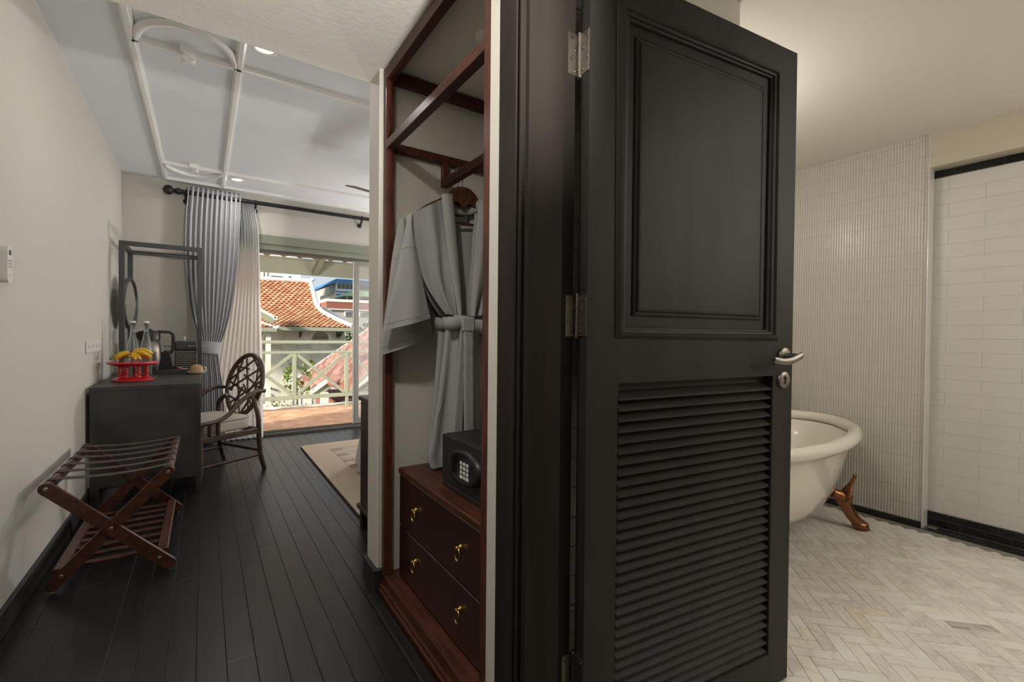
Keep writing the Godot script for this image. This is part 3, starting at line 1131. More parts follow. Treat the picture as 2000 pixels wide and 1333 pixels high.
func robe(label, at, front):
	# local: x across, y height above the floor, z towards the hall
	var t = thing("robe", label, "robe", at, 0.0, "bathrobes in the wardrobe")
	var c = M.robe_cloth
	var dx = -0.905 if front else -0.932
	var sh = func(a):
		var o = []
		for p in V(a): o.append(Vector2(p.x + dx, p.y))
		return o
	var outer = sh.call([0.674, 1.572, 0.700, 1.452, 0.735, 1.33, 0.775, 1.255, 0.83, 1.185]) if front else sh.call([0.70, 1.585, 0.73, 1.46, 0.76, 1.33, 0.79, 1.255, 0.835, 1.185])
	var inner = sh.call([0.852, 1.680, 0.868, 1.52, 0.882, 1.36, 0.892, 1.24, 0.894, 1.178]) if front else sh.call([0.875, 1.69, 0.89, 1.52, 0.905, 1.36, 0.915, 1.24, 0.917, 1.178])
	var fz = func(u, v): return 0.008 + 0.030 * sin(PI * clampf(u * 0.9 + 0.08, 0, 1)) + (0.004 + 0.014 * v) * sin(u * 15.0 + 1.2 + v * 2.0) * sin(PI * u) + 0.008 * sin(u * 6.0 - v * 5.0)
	var g
	var xc = 0.012 if front else 0.0
	# back of the robe seen through the neck opening
	var bl = sh.call([0.70, 1.575, 0.73, 1.40, 0.775, 1.26, 0.83, 1.18])
	if not front: bl = sh.call([0.72, 1.58, 0.75, 1.40, 0.79, 1.26, 0.84, 1.18])
	g = cloth(bl, mir(bl, xc), func(u, v): return -0.030 + 0.004 * sin(u * 22.0), 0.012, 24, 12)
	put("back_panel", g, c, t)
	for s in [0, 1]:
		var a = outer
		var b = inner
		if s == 1:
			a = mir(inner, xc)
			b = mir(outer, xc)
		g = cloth(a, b, fz if s == 0 else func(u, v): return fz.call(1.0 - u, v) + 0.004, 0.022, 30, 30)
		put("front_panel", g, c, t)
		# lapel: a folded band along the neck opening
		var la = []
		for i in inner.size():
			var w = [0.050, 0.052, 0.040, 0.026, 0.018][i]
			la.append(inner[i] + Vector2(-w, -0.010 if i == 0 else 0.0))
		var lb = []
		for p in inner: lb.append(p + Vector2(0.003, 0.0))
		if s == 1:
			var q = mir(lb, xc)
			lb = mir(la, xc)
			la = q
		var fl = func(u, v):
			var uu = u if s == 0 else 1.0 - u
			return 0.034 + 0.018 * sin(PI * clampf(uu * 0.85 + 0.15, 0, 1)) * (1.0 - 0.35 * v) + 0.012 * v
		g = cloth(la, lb, fl, 0.012, 10, 26)
		put("lapel", g, M.robe_band, t)
	# collar round the back of the neck
	g = G.new()
	var cp = []
	for i in 13:
		var w = PI * i / 12.0
		cp.append(Vector3(xc + (inner[0].x - xc) * cos(w) * 1.02, inner[0].y - 0.022 - 0.018 * sin(w), 0.03 - 0.052 * sin(w)))
	g.sweep(cp, [Vector2(-0.003, -0.022), Vector2(-0.003, 0.022), Vector2(0.003, 0.022), Vector2(0.003, -0.022)], Vector3.UP, false, 1)
	put("collar", g, M.robe_band, t)
	# sleeves hang straight down, wide at the hem
	var sl = sh.call([0.674, 1.574, 0.647, 1.449, 0.612, 1.28, 0.574, 1.113]) if front else sh.call([0.664, 1.568, 0.637, 1.428, 0.612, 1.22, 0.584, 1.012])
	var sr = sh.call([0.680, 1.574, 0.702, 1.453, 0.735, 1.31, 0.768, 1.166]) if front else sh.call([0.684, 1.574, 0.725, 1.44, 0.77, 1.27, 0.816, 1.096])
	for s in [0, 1]:
		var a = sl
		var b = sr
		if s == 1:
			a = mir(sr, xc)
			b = mir(sl, xc)
		var zs = func(u, v): return 0.018 + 0.034 * sin(PI * u) * (0.5 + 0.5 * v) + 0.005 * sin(u * 9.0 + v * 3.0) * v
		g = cloth(a, b, zs, 0.05, 22, 24)
		var sv = put("sleeve", g, c, t)
		# stitched shoulder seam and hem band
		for q in [[0.30, 0.0012], [0.945, 0.001]]:
			g = G.new()
			var pts = []
			for i in 15:
				var u = i / 14.0
				var p = edge(smooth_pts(a, 6), q[0]).lerp(edge(smooth_pts(b, 6), q[0]), u)
				pts.append(Vector3(p.x, p.y, zs.call(u, q[0]) + 0.0004))
			g.tube(pts, q[1], 6)
			put("seam", g, M.robe_band, sv)
	# skirt, gathered under the belt
	var kl = sh.call([0.836, 1.15, 0.822, 1.02, 0.800, 0.847, 0.783, 0.742, 0.768, 0.64, 0.758, 0.598, 0.772, 0.552])
	var kr = sh.call([0.952, 1.15, 0.963, 1.05, 0.978, 0.847, 0.992, 0.70, 1.0, 0.62, 1.002, 0.58, 1.0, 0.552])
	if not front:
		kl = sh.call([0.84, 1.15, 0.83, 1.02, 0.815, 0.847, 0.80, 0.70, 0.795, 0.60, 0.80, 0.552])
		kr = mir(kl, xc)
	var zk = func(u, v): return 0.022 + 0.022 * sin(PI * u) + (0.005 + 0.007 * v) * sin(u * 17.0 + 0.8) + 0.006 * v * sin(u * 8.0 + 4.0 * v)
	g = cloth(kl, kr, zk, 0.055, 40, 24)
	put("skirt", g, c, t)
	if front:
		g = G.new()
		g.tube([Vector3(kl[2].x + 0.014, 0.845, zk.call(0.1, 0.5) + 0.002), Vector3(kl[2].x + 0.006, 0.80, zk.call(0.12, 0.55) + 0.004), Vector3(kl[3].x + 0.008, 0.765, zk.call(0.06, 0.6) + 0.003)], 0.0018, 6)
		put("pocket_edge", g, M.robe_band, t)
	# belt
	g = G.new()
	var bp = []
	for i in 24:
		var w = TAU * i / 24.0
		bp.append(Vector3((0.895 + dx) + 0.066 * cos(w), 1.147, 0.012 + 0.042 * sin(w)))
	g.sweep(bp, [Vector2(-0.002, -0.026), Vector2(-0.002, 0.026), Vector2(0.003, 0.026), Vector2(0.003, -0.026)], Vector3.UP, true, 1)
	put("belt", g, M.robe_band, t)
	if front:
		var x0 = 0.905 + dx
		for k in [[-0.052, 0.066, 0.028, 0.0], [-0.026, 0.064, 0.03, 0.006], [0.052, 0.064, 0.034, -0.008], [0.066, 0.05, 0.028, -0.014]]:
			g = G.new()
			var lp = []
			for i in 16:
				var w = TAU * i / 16.0
				lp.append(Vector3(x0 + k[0] + k[2] * cos(w), 1.146 + k[3], 0.066 + 0.010 * sin(w)))
			g.sweep(lp, [Vector2(-0.0015, -0.027), Vector2(-0.0015, 0.027), Vector2(0.0015, 0.027), Vector2(0.0015, -0.027)], Vector3.UP, true, 1)
			put("bow_loop", g, M.robe_band, t)
		g = G.new()
		g.box(Vector3(x0 + 0.002, 1.143, 0.080), Vector3(0.058, 0.060, 0.014), 0.005)
		put("knot", g, M.robe_band, t)
		for k in [[0.876, 0.905, 0.841, 0.886, 0.074], [0.886, 0.931, 0.893, 0.937, 0.082]]:
			g = cloth(sh.call([k[0], 1.15, lerpf(k[0], k[2], 0.35), 0.95, k[2], 0.665]), sh.call([k[1], 1.15, lerpf(k[1], k[3], 0.35), 0.95, k[3], 0.665]), func(u, v): return k[4] + 0.002 * sin(v * 40.0) * (1.0 - v) + 0.0015 * sin(u * 6.0), 0.004, 6, 30)
			put("belt_tail", g, M.robe_band, t)
	# hanger
	var h = thing("clothes_hanger", "dark wooden hanger with steel hook carrying the robe with the bow" if front else "dark wooden hanger with steel hook carrying the rear robe", "hanger", Vector3(at.x + xc, 0, at.z), 0.0, "robe hangers on the wardrobe rail")
	g = G.new()
	var top = V([0.0, 1.728, 0.03, 1.724, 0.056, 1.706, 0.075, 1.683, 0.12, 1.655, 0.17, 1.625, 0.215, 1.588, 0.225, 1.565])
	var bot = V([0.21, 1.556, 0.17, 1.585, 0.12, 1.615, 0.07, 1.638, 0.03, 1.662, 0.0, 1.640])
	if not front:
		for i in top.size(): top[i].y += 0.004
	var poly = []
	for p in top: poly.append(p)
	for p in bot: poly.append(p)
	for i in range(bot.size() - 2, -1, -1): poly.append(Vector2(-bot[i].x, bot[i].y))
	for i in range(top.size() - 1, 0, -1): poly.append(Vector2(-top[i].x, top[i].y))
	g.prism(poly, 0.028, Transform3D(Basis(), Vector3(0, 0, -0.014)))
	put("shoulder_bar", g, M.hanger_wood, h)
	g = G.new()
	g.tube([Vector3(-0.19, 1.576, 0), Vector3(0.19, 1.576, 0)], 0.006, 10)
	put("trouser_bar", g, M.hanger_wood, h)
	g = G.new()
	var hp = [Vector3(0, 1.722, 0), Vector3(0, 1.752, 0), Vector3(0.004, 1.768, 0)]
	for i in 12:
		var w = lerpf(-0.9, 3.3, i / 11.0)
		hp.append(Vector3(0.0 + 0.0225 * cos(w) - 0.006, 1.791 + 0.0225 * sin(w), 0))
	g.tube(hp, 0.0017, 8)
	put("hook", g, M.bright_steel, h)

# ---------------------------------------------------------------- luggage rack
func luggage_rack():
	var t = thing("luggage_rack", "folding dark wood luggage rack with woven straps and slatted lower shelf against the cream wall", "luggage rack")
	var zn = -2.625
	var zf = -3.43
	var g
	var leg = func(a, b, z, th):
		var q = G.new()
		var d = (b - a).normalized()
		var n = Vector2(-d.y, d.x) * 0.0245
		var poly = []
		for i in 9:
			var w = -PI / 2 + PI * i / 8.0
			poly.append(b + d * 0.0245 * cos(w) + n * sin(w))
		for i in 9:
			var w = PI / 2 + PI * i / 8.0
			poly.append(a + d * 0.0245 * cos(w) + n * sin(w))
		q.prism(poly, th, Transform3D(Basis(), Vector3(0, 0, z - th * 0.5)))
		return q
	var A0 = Vector2(-0.535, 0.449)
	var A1 = Vector2(-0.128, 0.032)
	var B0 = Vector2(-0.134, 0.452)
	var B1 = Vector2(-0.520, 0.034)
	var bolts = []
	for e in [[zn, 0.0, 1.0], [zf, 0.0, -1.0]]:
		put("leg", leg.call(A0, A1, e[0], 0.02), M.rack_wood, t)
		put("leg", leg.call(B0, B1, e[0] - 0.022 * e[2], 0.02), M.rack_wood, t)
		if e[0] == zn:
			bolts = [[A0, zn + 0.01], [Vector2(-0.331, 0.240), zn + 0.01], [Vector2(-0.165, 0.068), zn + 0.01], [B0, zn - 0.012], [Vector2(-0.494, 0.066), zn - 0.012]]
	for b in bolts:
		g = G.new()
		g.lathe([Vector2(0.008, 0.0), Vector2(0.0078, 0.002), Vector2(0.005, 0.0032), Vector2(0.003, 0.0022), Vector2(0.0005, 0.0022)], 16, Transform3D(Basis(Vector3.RIGHT, PI / 2), Vector3(b[0].x, b[0].y, b[1])))
		put("bolt", g, M.nickel_dot, t)
	for p in [A0, B0]:
		g = G.new()
		g.tube([Vector3(p.x, p.y, zn - 0.01), Vector3(p.x, p.y, zf + 0.01)], 0.019, 14)
		put("top_rail", g, M.rack_wood, t)
	for x in [[-0.505, 0.082], [-0.155, 0.082]]:
		g = G.new()
		g.bb(x[0] - 0.02, x[0] + 0.02, x[1] - 0.012, x[1] + 0.012, zn - 0.034, zf + 0.034, 0.003)
		put("shelf_rail", g, M.rack_wood, t)
	for i in 8:
		var z = lerpf(zn - 0.065, zf + 0.075, i / 7.0)
		g = G.new()
		g.bb(-0.486, -0.174, 0.078, 0.090, z - 0.016, z + 0.016, 0.003)
		put("shelf_slat", g, M.rack_wood, t)
	for i in 6:
		var z = lerpf(zn - 0.075, zf + 0.06, i / 5.0)
		g = G.new()
		var pr = []
		var r = 0.0212
		for k in 15:  # loop round the rail against the wall, across with a slight sag, and round the other rail
			var w = deg_to_rad(-60.0 - 240.0 * k / 14.0)
			pr.append(Vector2(A0.x + r * cos(w), A0.y + r * sin(w)))
		for k in 9:
			var s = k / 8.0
			pr.append(Vector2(lerpf(A0.x + 0.012, B0.x - 0.012, s), lerpf(A0.y + r - 0.001, B0.y + r - 0.001, s) - 0.012 * sin(PI * s)))
		for k in 15:
			var w = deg_to_rad(120.0 - 240.0 * k / 14.0)
			pr.append(Vector2(B0.x + r * cos(w), B0.y + r * sin(w)))
		var rings = []
		for p in pr:
			rings.append([Vector3(p.x, p.y + 0.001, z - 0.021), Vector3(p.x, p.y + 0.001, z + 0.021), Vector3(p.x, p.y - 0.001, z + 0.021), Vector3(p.x, p.y - 0.001, z - 0.021)])
		g.loft(rings, true, -1)
		put("strap", g, M.strap, t)
	for q in [[A1.x + 0.004, zn], [B1.x - 0.004, zn - 0.022], [A1.x + 0.004, zf], [B1.x - 0.004, zf + 0.022]]:
		g = G.new()
		g.lathe([Vector2(0.006, 0.0), Vector2(0.007, 0.004), Vector2(0.006, 0.012), Vector2(0.001, 0.014)], 12, Transform3D(Basis(), Vector3(q[0], 0.0, q[1])))
		put("foot", g, M.grey_plastic, t)

# ---------------------------------------------------------------- desk and what stands on it
func desk():
	var t = thing("desk", "charcoal painted writing desk with solid end panel standing along the cream wall", "desk")
	var g = G.new()
	var x0 = -0.583
	var x1 = -0.012
	var z0 = -3.80
	var z1 = -5.30
	g.bb(x0, x1, 0.722, 0.750, z0, z1, 0.002)
	put("top", g, M.desk_paint, t)
	for z in [[z0 - 0.001, z0 - 0.03], [z1 + 0.03, z1 + 0.001]]:
		g = G.new()
		g.bb(x0 + 0.04, x1 - 0.028, 0.112, 0.722, z[0], z[1], 0.001)
		put("end_panel", g, M.desk_paint, t)
		for x in [[x0, x0 + 0.04], [x1 - 0.028, x1 - 0.0005]]:
			g = G.new()
			g.bb(x[0], x[1], 0.0, 0.722, z[0] + 0.0005, z[0] - 0.04 if z[0] == z0 - 0.001 else z[0] + 0.0295, 0.0015)
			put("leg", g, M.desk_paint, t)
	g = G.new()
	g.bb(x0, x0 + 0.02, 0.35, 0.722, z0 - 0.03, z1 + 0.03)
	put("back_panel", g, M.desk_paint, t)
	g = G.new()
	g.bb(x0 + 0.03, x1 - 0.02, 0.60, 0.722, z0 - 0.03, z1 + 0.03)
	var dr = put("drawer_case", g, M.desk_paint, t)
	for k in 2:
		g = G.new()
		g.bb(x1 - 0.02, x1 - 0.008, 0.606, 0.718, z0 - 0.05 - k * 0.70, z0 - 0.73 - k * 0.70, 0.002)
		put("drawer", g, M.desk_paint, dr)
	# inner box under the end panel with its reddish wooden foot
	g = G.new()
	g.bb(-0.105, -0.055, 0.0, 0.112, -3.98, -4.03, 0.002)
	put("inner_foot", g, M.rack_wood, t)
	g = G.new()
	g.bb(x0 + 0.04, -0.055, 0.10, 0.125, -3.83, -4.35, 0.001)
	put("floor_shelf", g, M.desk_paint, t)
	# mirror frame of square bars
	var m = thing("vanity_frame", "open cube frame of dark square bars on the desk, holding an oval mirror", "mirror frame")
	var fx0 = -0.550
	var fx1 = -0.007
	var fy0 = 0.7505
	var fy1 = 1.820
	var fz0 = -4.715
	var fz1 = -5.265
	var b = 0.035
	for x in [[fx0, fx0 + b], [fx1 - b, fx1]]:
		for z in [[fz0, fz0 - b], [fz1 + b, fz1]]:
			g = G.new()
			g.bb(x[0], x[1], fy0, fy1, z[0], z[1], 0.0015)
			put("post", g, M.frame_paint, m)
	for y in [[fy0, fy0 + b], [fy1 - b, fy1]]:
		for z in [[fz0, fz0 - b], [fz1 + b, fz1]]:
			g = G.new()
			g.bb(fx0 + b, fx1 - b, y[0], y[1], z[0] - 0.0005, z[1] + 0.0005, 0.0015)
			put("cross_bar", g, M.frame_paint, m)
		for x in [[fx0, fx0 + b], [fx1 - b, fx1]]:
			g = G.new()
			g.bb(x[0] + 0.0005, x[1] - 0.0005, y[0], y[1], fz0 - b, fz1 + b, 0.0015)
			put("side_bar", g, M.frame_paint, m)
	# the mirror turns on two side pins between the posts by the wall
	var mc = Vector3(-0.508, 1.335, -4.985)
	var rz = 0.222
	var MB = Basis(Vector3.UP, -deg_to_rad(5.0))
	var ry = 0.205
	g = G.new()
	var pts = []
	for i in 48:
		var w = TAU * i / 48.0
		pts.append(mc + MB * Vector3(0, ry * sin(w), rz * cos(w)))
	g.sweep(pts, [Vector2(-0.011, -0.013), Vector2(-0.011, 0.013), Vector2(0.011, 0.013), Vector2(0.011, -0.013)], Vector3.RIGHT, true, 1)
	var rim = put("mirror_rim", g, M.frame_paint, m)
	g = G.new()
	var ra = []
	for q in [-0.003, 0.004]:
		var ring = []
		for i in 48:
			var w = TAU * i / 48.0
			ring.append(mc + MB * Vector3(q, (ry - 0.004) * sin(w), (rz - 0.004) * cos(w)))
		ra.append(ring)
	g.loft(ra, true, -1)
	put("mirror_glass", g, M.mirror, rim)
	for z in [[fz0 - b, mc.z + rz + 0.008], [mc.z - rz - 0.008, fz1 + b]]:
		g = G.new()
		g.bb(-0.524, -0.508, 1.322, 1.348, z[0], z[1], 0.002)
		put("pivot", g, M.steel, m)
	fruit()
	for k in 2:
		bottle(Vector3([-0.435, -0.358][k], 0.750, [-4.42, -4.45][k]), ["clear glass water bottle by the kettle, on the side of the mirror", "clear glass water bottle standing directly in front of the kettle handle"][k])
	kettle()
	coffee_things()
	# wall sockets and the remote control
	for k in 2:
		var z = -3.93 - k * 0.246
		var s = thing("socket_plate", ["white double socket plate on the cream wall, the one closer to the luggage rack", "white double socket plate on the cream wall, the one closer to the mirror frame"][k], "socket", Vector3(-0.603, 1.0, z), 0.0, "wall sockets over the desk")
		g = G.new()
		g.bb(0.0, 0.009, -0.038, 0.038, -0.115, 0.115, 0.003)
		put("plate", g, M.white_plastic, s)
		for q in [-0.058, 0.058]:
			g = G.new()
			g.bb(0.008, 0.0105, -0.026, 0.026, q - 0.045, q + 0.045, 0.001)
			var ins = put("insert", g, M.white_plastic, s)
			g = G.new()
			for h in [-0.014, 0.014]:
				g.bb(0.0102, 0.0112, -0.006, 0.006, q + h - 0.003, q + h + 0.003)
			g.bb(0.0102, 0.0112, 0.010, 0.018, q - 0.003, q + 0.003)
			put("pin_holes", g, M.black_plastic, ins)
	var rc = thing("remote_control", "white air conditioner remote control in its holder on the cream wall", "remote control", Vector3(-0.603, 1.338, -2.376))
	g = G.new()
	var poly = []
	for i in 32:
		var w = TAU * i / 32.0
		var cx = 0.026 * signf(cos(w)) * pow(absf(cos(w)), 0.4)
		poly.append(Vector2(cx, 0.066 * signf(sin(w)) * pow(absf(sin(w)), 0.35)))
	g.prism(poly, 0.028, Transform3D(Basis(Vector3(0, 0, -1), Vector3(0, 1, 0), Vector3(1, 0, 0)), Vector3(0, 0, 0)))
	put("body", g, M.white_plastic, rc)
	g = G.new()
	g.lathe([Vector2(0.010, 0.0), Vector2(0.010, 0.001), Vector2(0.0005, 0.0015)], 20, Transform3D(Basis(Vector3.BACK, -PI / 2), Vector3(0.028, 0.043, -0.001)))
	put("button", g, M.black_plastic, rc)
	for r in 3:
		for c in 3:
			g = G.new()
			g.bb(0.0278, 0.0286, 0.011 - r * 0.011, 0.016 - r * 0.011, -0.017 + c * 0.012, -0.009 + c * 0.012)
			put("button", g, M.grey_plastic, rc)
	g = G.new()
	g.bb(0.0278, 0.0284, -0.042, -0.038, -0.006, 0.004)
	put("mark", g, M.grey_plastic, rc)

func fruit():
	var at = Vector3(-0.412, 0.750, -4.225)
	var t = thing("fruit_stand", "glossy red round fruit stand on turned legs", "fruit stand", at)
	var g = G.new()
	g.lathe([Vector2(0.001, 0.0), Vector2(0.116, 0.0), Vector2(0.122, 0.004), Vector2(0.122, 0.009), Vector2(0.116, 0.012), Vector2(0.108, 0.018), Vector2(0.092, 0.028), Vector2(0.084, 0.030), Vector2(0.001, 0.030)], 40)
	put("base", g, M.red_lacquer, t)
	g = G.new()
	g.lathe([Vector2(0.001, 0.110), Vector2(0.118, 0.110), Vector2(0.126, 0.113), Vector2(0.128, 0.119), Vector2(0.143, 0.121), Vector2(0.148, 0.125), Vector2(0.148, 0.132), Vector2(0.144, 0.136), Vector2(0.132, 0.134), Vector2(0.001, 0.133)], 48)
	put("plate", g, M.red_lacquer, t)
	for i in 7:
		var w = TAU * i / 7.0 + 0.2
		g = G.new()
		g.lathe([Vector2(0.014, 0.028), Vector2(0.014, 0.034), Vector2(0.009, 0.037), Vector2(0.0085, 0.044), Vector2(0.0135, 0.060), Vector2(0.0125, 0.070), Vector2(0.008, 0.082), Vector2(0.012, 0.088), Vector2(0.008, 0.093), Vector2(0.013, 0.101), Vector2(0.014, 0.112)], 14, Transform3D(Basis(), Vector3(0.077 * cos(w), 0, 0.077 * sin(w))))
		put("leg", g, M.red_lacquer, t)
	var banana = func(par, a, b, sag, r, m, up):
		var q = G.new()
		var pts = []
		var rr = []
		for i in 13:
			var s = i / 12.0
			pts.append(a.lerp(b, s) + up * sag * sin(PI * s))
			rr.append(r * (0.28 if i == 0 else 0.42 if i == 1 else 0.80 if i == 2 else 1.0 if i < 10 else 0.86 if i == 10 else 0.55 if i == 11 else 0.22))
		q.tube(pts, rr, 7)
		var o = put("banana", q, m, par)
		q = G.new()
		q.ball(pts[12], Vector3(0.004, 0.004, 0.004), 6, 4)
		q.tube([pts[0] + (pts[0] - pts[1]).normalized() * 0.012, pts[0]], [0.0035, 0.0048], 6)
		put("tip", q, M.banana_tip, o)
	var y = 0.136
	var bn = thing("banana_bunch", "bunch of ripe yellow bananas on the red stand", "bananas", at)
	var stem = Vector3(-0.012, y + 0.060, 0.030)
	var ends = [
		[Vector3(-0.095, y + 0.018, 0.075), 0.022, 0.017], [Vector3(0.045, y + 0.016, 0.085), 0.010, 0.017], [Vector3(0.082, y + 0.044, 0.055), 0.016, 0.018],
		[Vector3(0.105, y + 0.030, 0.02), 0.012, 0.017], [Vector3(0.112, y + 0.055, 0.0), 0.014, 0.017], [Vector3(0.090, y + 0.068, 0.02), 0.020, 0.018],
		[Vector3(0.098, y + 0.018, -0.04), 0.010, 0.017], [Vector3(0.02, y + 0.016, 0.100), 0.006, 0.016]]
	for e in ends: banana.call(bn, stem + Vector3(0.01, -0.004, 0.006) * 0.4, e[0], e[1], e[2], M.banana, Vector3(0.1, 0.9, 0.35).normalized())
	g = G.new()
	g.ball(stem + Vector3(-0.004, 0.004, 0), Vector3(0.014, 0.013, 0.014), 8, 6)
	put("crown", g, M.banana_tip, bn)
	var bg = thing("banana_bunch", "two green bananas on the red stand beside the ripe yellow bunch", "bananas", at)
	for k in 2:
		banana.call(bg, Vector3(-0.118 + k * 0.012, y + 0.026 + k * 0.018, 0.02 - k * 0.03), Vector3(-0.015 + k * 0.01, y + 0.030 + k * 0.008, -0.035 - k * 0.025), 0.014, 0.0185, M.banana_green, Vector3.UP)

func bottle(at, label):
	var t = thing("water_bottle", label, "bottle", at, 0.0, "water bottles on the desk")
	var g = G.new()
	var prof = [Vector2(0.001, 0.0), Vector2(0.034, 0.0), Vector2(0.0375, 0.004), Vector2(0.038, 0.02), Vector2(0.038, 0.20), Vector2(0.037, 0.215), Vector2(0.032, 0.245), Vector2(0.023, 0.285), Vector2(0.0165, 0.318), Vector2(0.0145, 0.34), Vector2(0.0145, 0.385), Vector2(0.0165, 0.388), Vector2(0.0165, 0.398), Vector2(0.0140, 0.40),
		Vector2(0.0115, 0.400), Vector2(0.0115, 0.34), Vector2(0.020, 0.285), Vector2(0.029, 0.245), Vector2(0.034, 0.213), Vector2(0.035, 0.2), Vector2(0.035, 0.02), Vector2(0.031, 0.010), Vector2(0.001, 0.012)]
	for p in prof.size(): prof[p] *= Vector2(0.98, 1.06)
	g.lathe(prof, 28)
	put("glass", g, M.bottle_glass, t)
	g = G.new()
	g.lathe([Vector2(0.017, 0.415), Vector2(0.0175, 0.418), Vector2(0.0175, 0.428), Vector2(0.015, 0.431), Vector2(0.001, 0.431)], 20)
	put("cap", g, M.white_cap, t)

func kettle():
	var t = thing("kettle", "black and steel electric kettle with a big square handle behind the bottles", "kettle", Vector3(-0.375, 0.750, -4.905))
	var g = G.new()
	g.lathe([Vector2(0.001, 0.0), Vector2(0.088, 0.0), Vector2(0.09, 0.004), Vector2(0.088, 0.02), Vector2(0.075, 0.024), Vector2(0.001, 0.024)], 32)
	put("power_base", g, M.black_plastic, t)
	g = G.new()
	g.lathe([Vector2(0.001, 0.026), Vector2(0.082, 0.026), Vector2(0.084, 0.03), Vector2(0.084, 0.06), Vector2(0.001, 0.06)], 32)
	put("foot_ring", g, M.black_plastic, t)
	g = G.new()
	g.lathe([Vector2(0.083, 0.06), Vector2(0.084, 0.062), Vector2(0.078, 0.20), Vector2(0.071, 0.29), Vector2(0.069, 0.29), Vector2(0.076, 0.20), Vector2(0.081, 0.06)], 36)
	put("body", g, M.steel, t)
	g = G.new()
	g.lathe([Vector2(0.074, 0.285), Vector2(0.075, 0.345), Vector2(0.070, 0.355), Vector2(0.03, 0.362), Vector2(0.001, 0.362)], 32)
	g.lathe([Vector2(0.016, 0.360), Vector2(0.018, 0.372), Vector2(0.001, 0.376)], 16)
	put("lid", g, M.black_plastic, t)
	g = G.new()
	g.sweep([Vector3(0.055, 0.352, 0), Vector3(0.135, 0.348, 0), Vector3(0.158, 0.330, 0), Vector3(0.162, 0.30, 0), Vector3(0.160, 0.20, 0), Vector3(0.150, 0.178, 0), Vector3(0.13, 0.17, 0), Vector3(0.075, 0.165, 0)], [Vector2(-0.012, -0.014), Vector2(-0.012, 0.014), Vector2(0.012, 0.014), Vector2(0.012, -0.014)], Vector3.BACK, false, -1)
	put("handle", g, M.black_plastic, t)
	g = G.new()
	g.prism([Vector2(-0.072, 0.28), Vector2(-0.105, 0.345), Vector2(-0.072, 0.345)], 0.04, Transform3D(Basis(), Vector3(0, 0, -0.02)))
	put("spout", g, M.black_plastic, t)

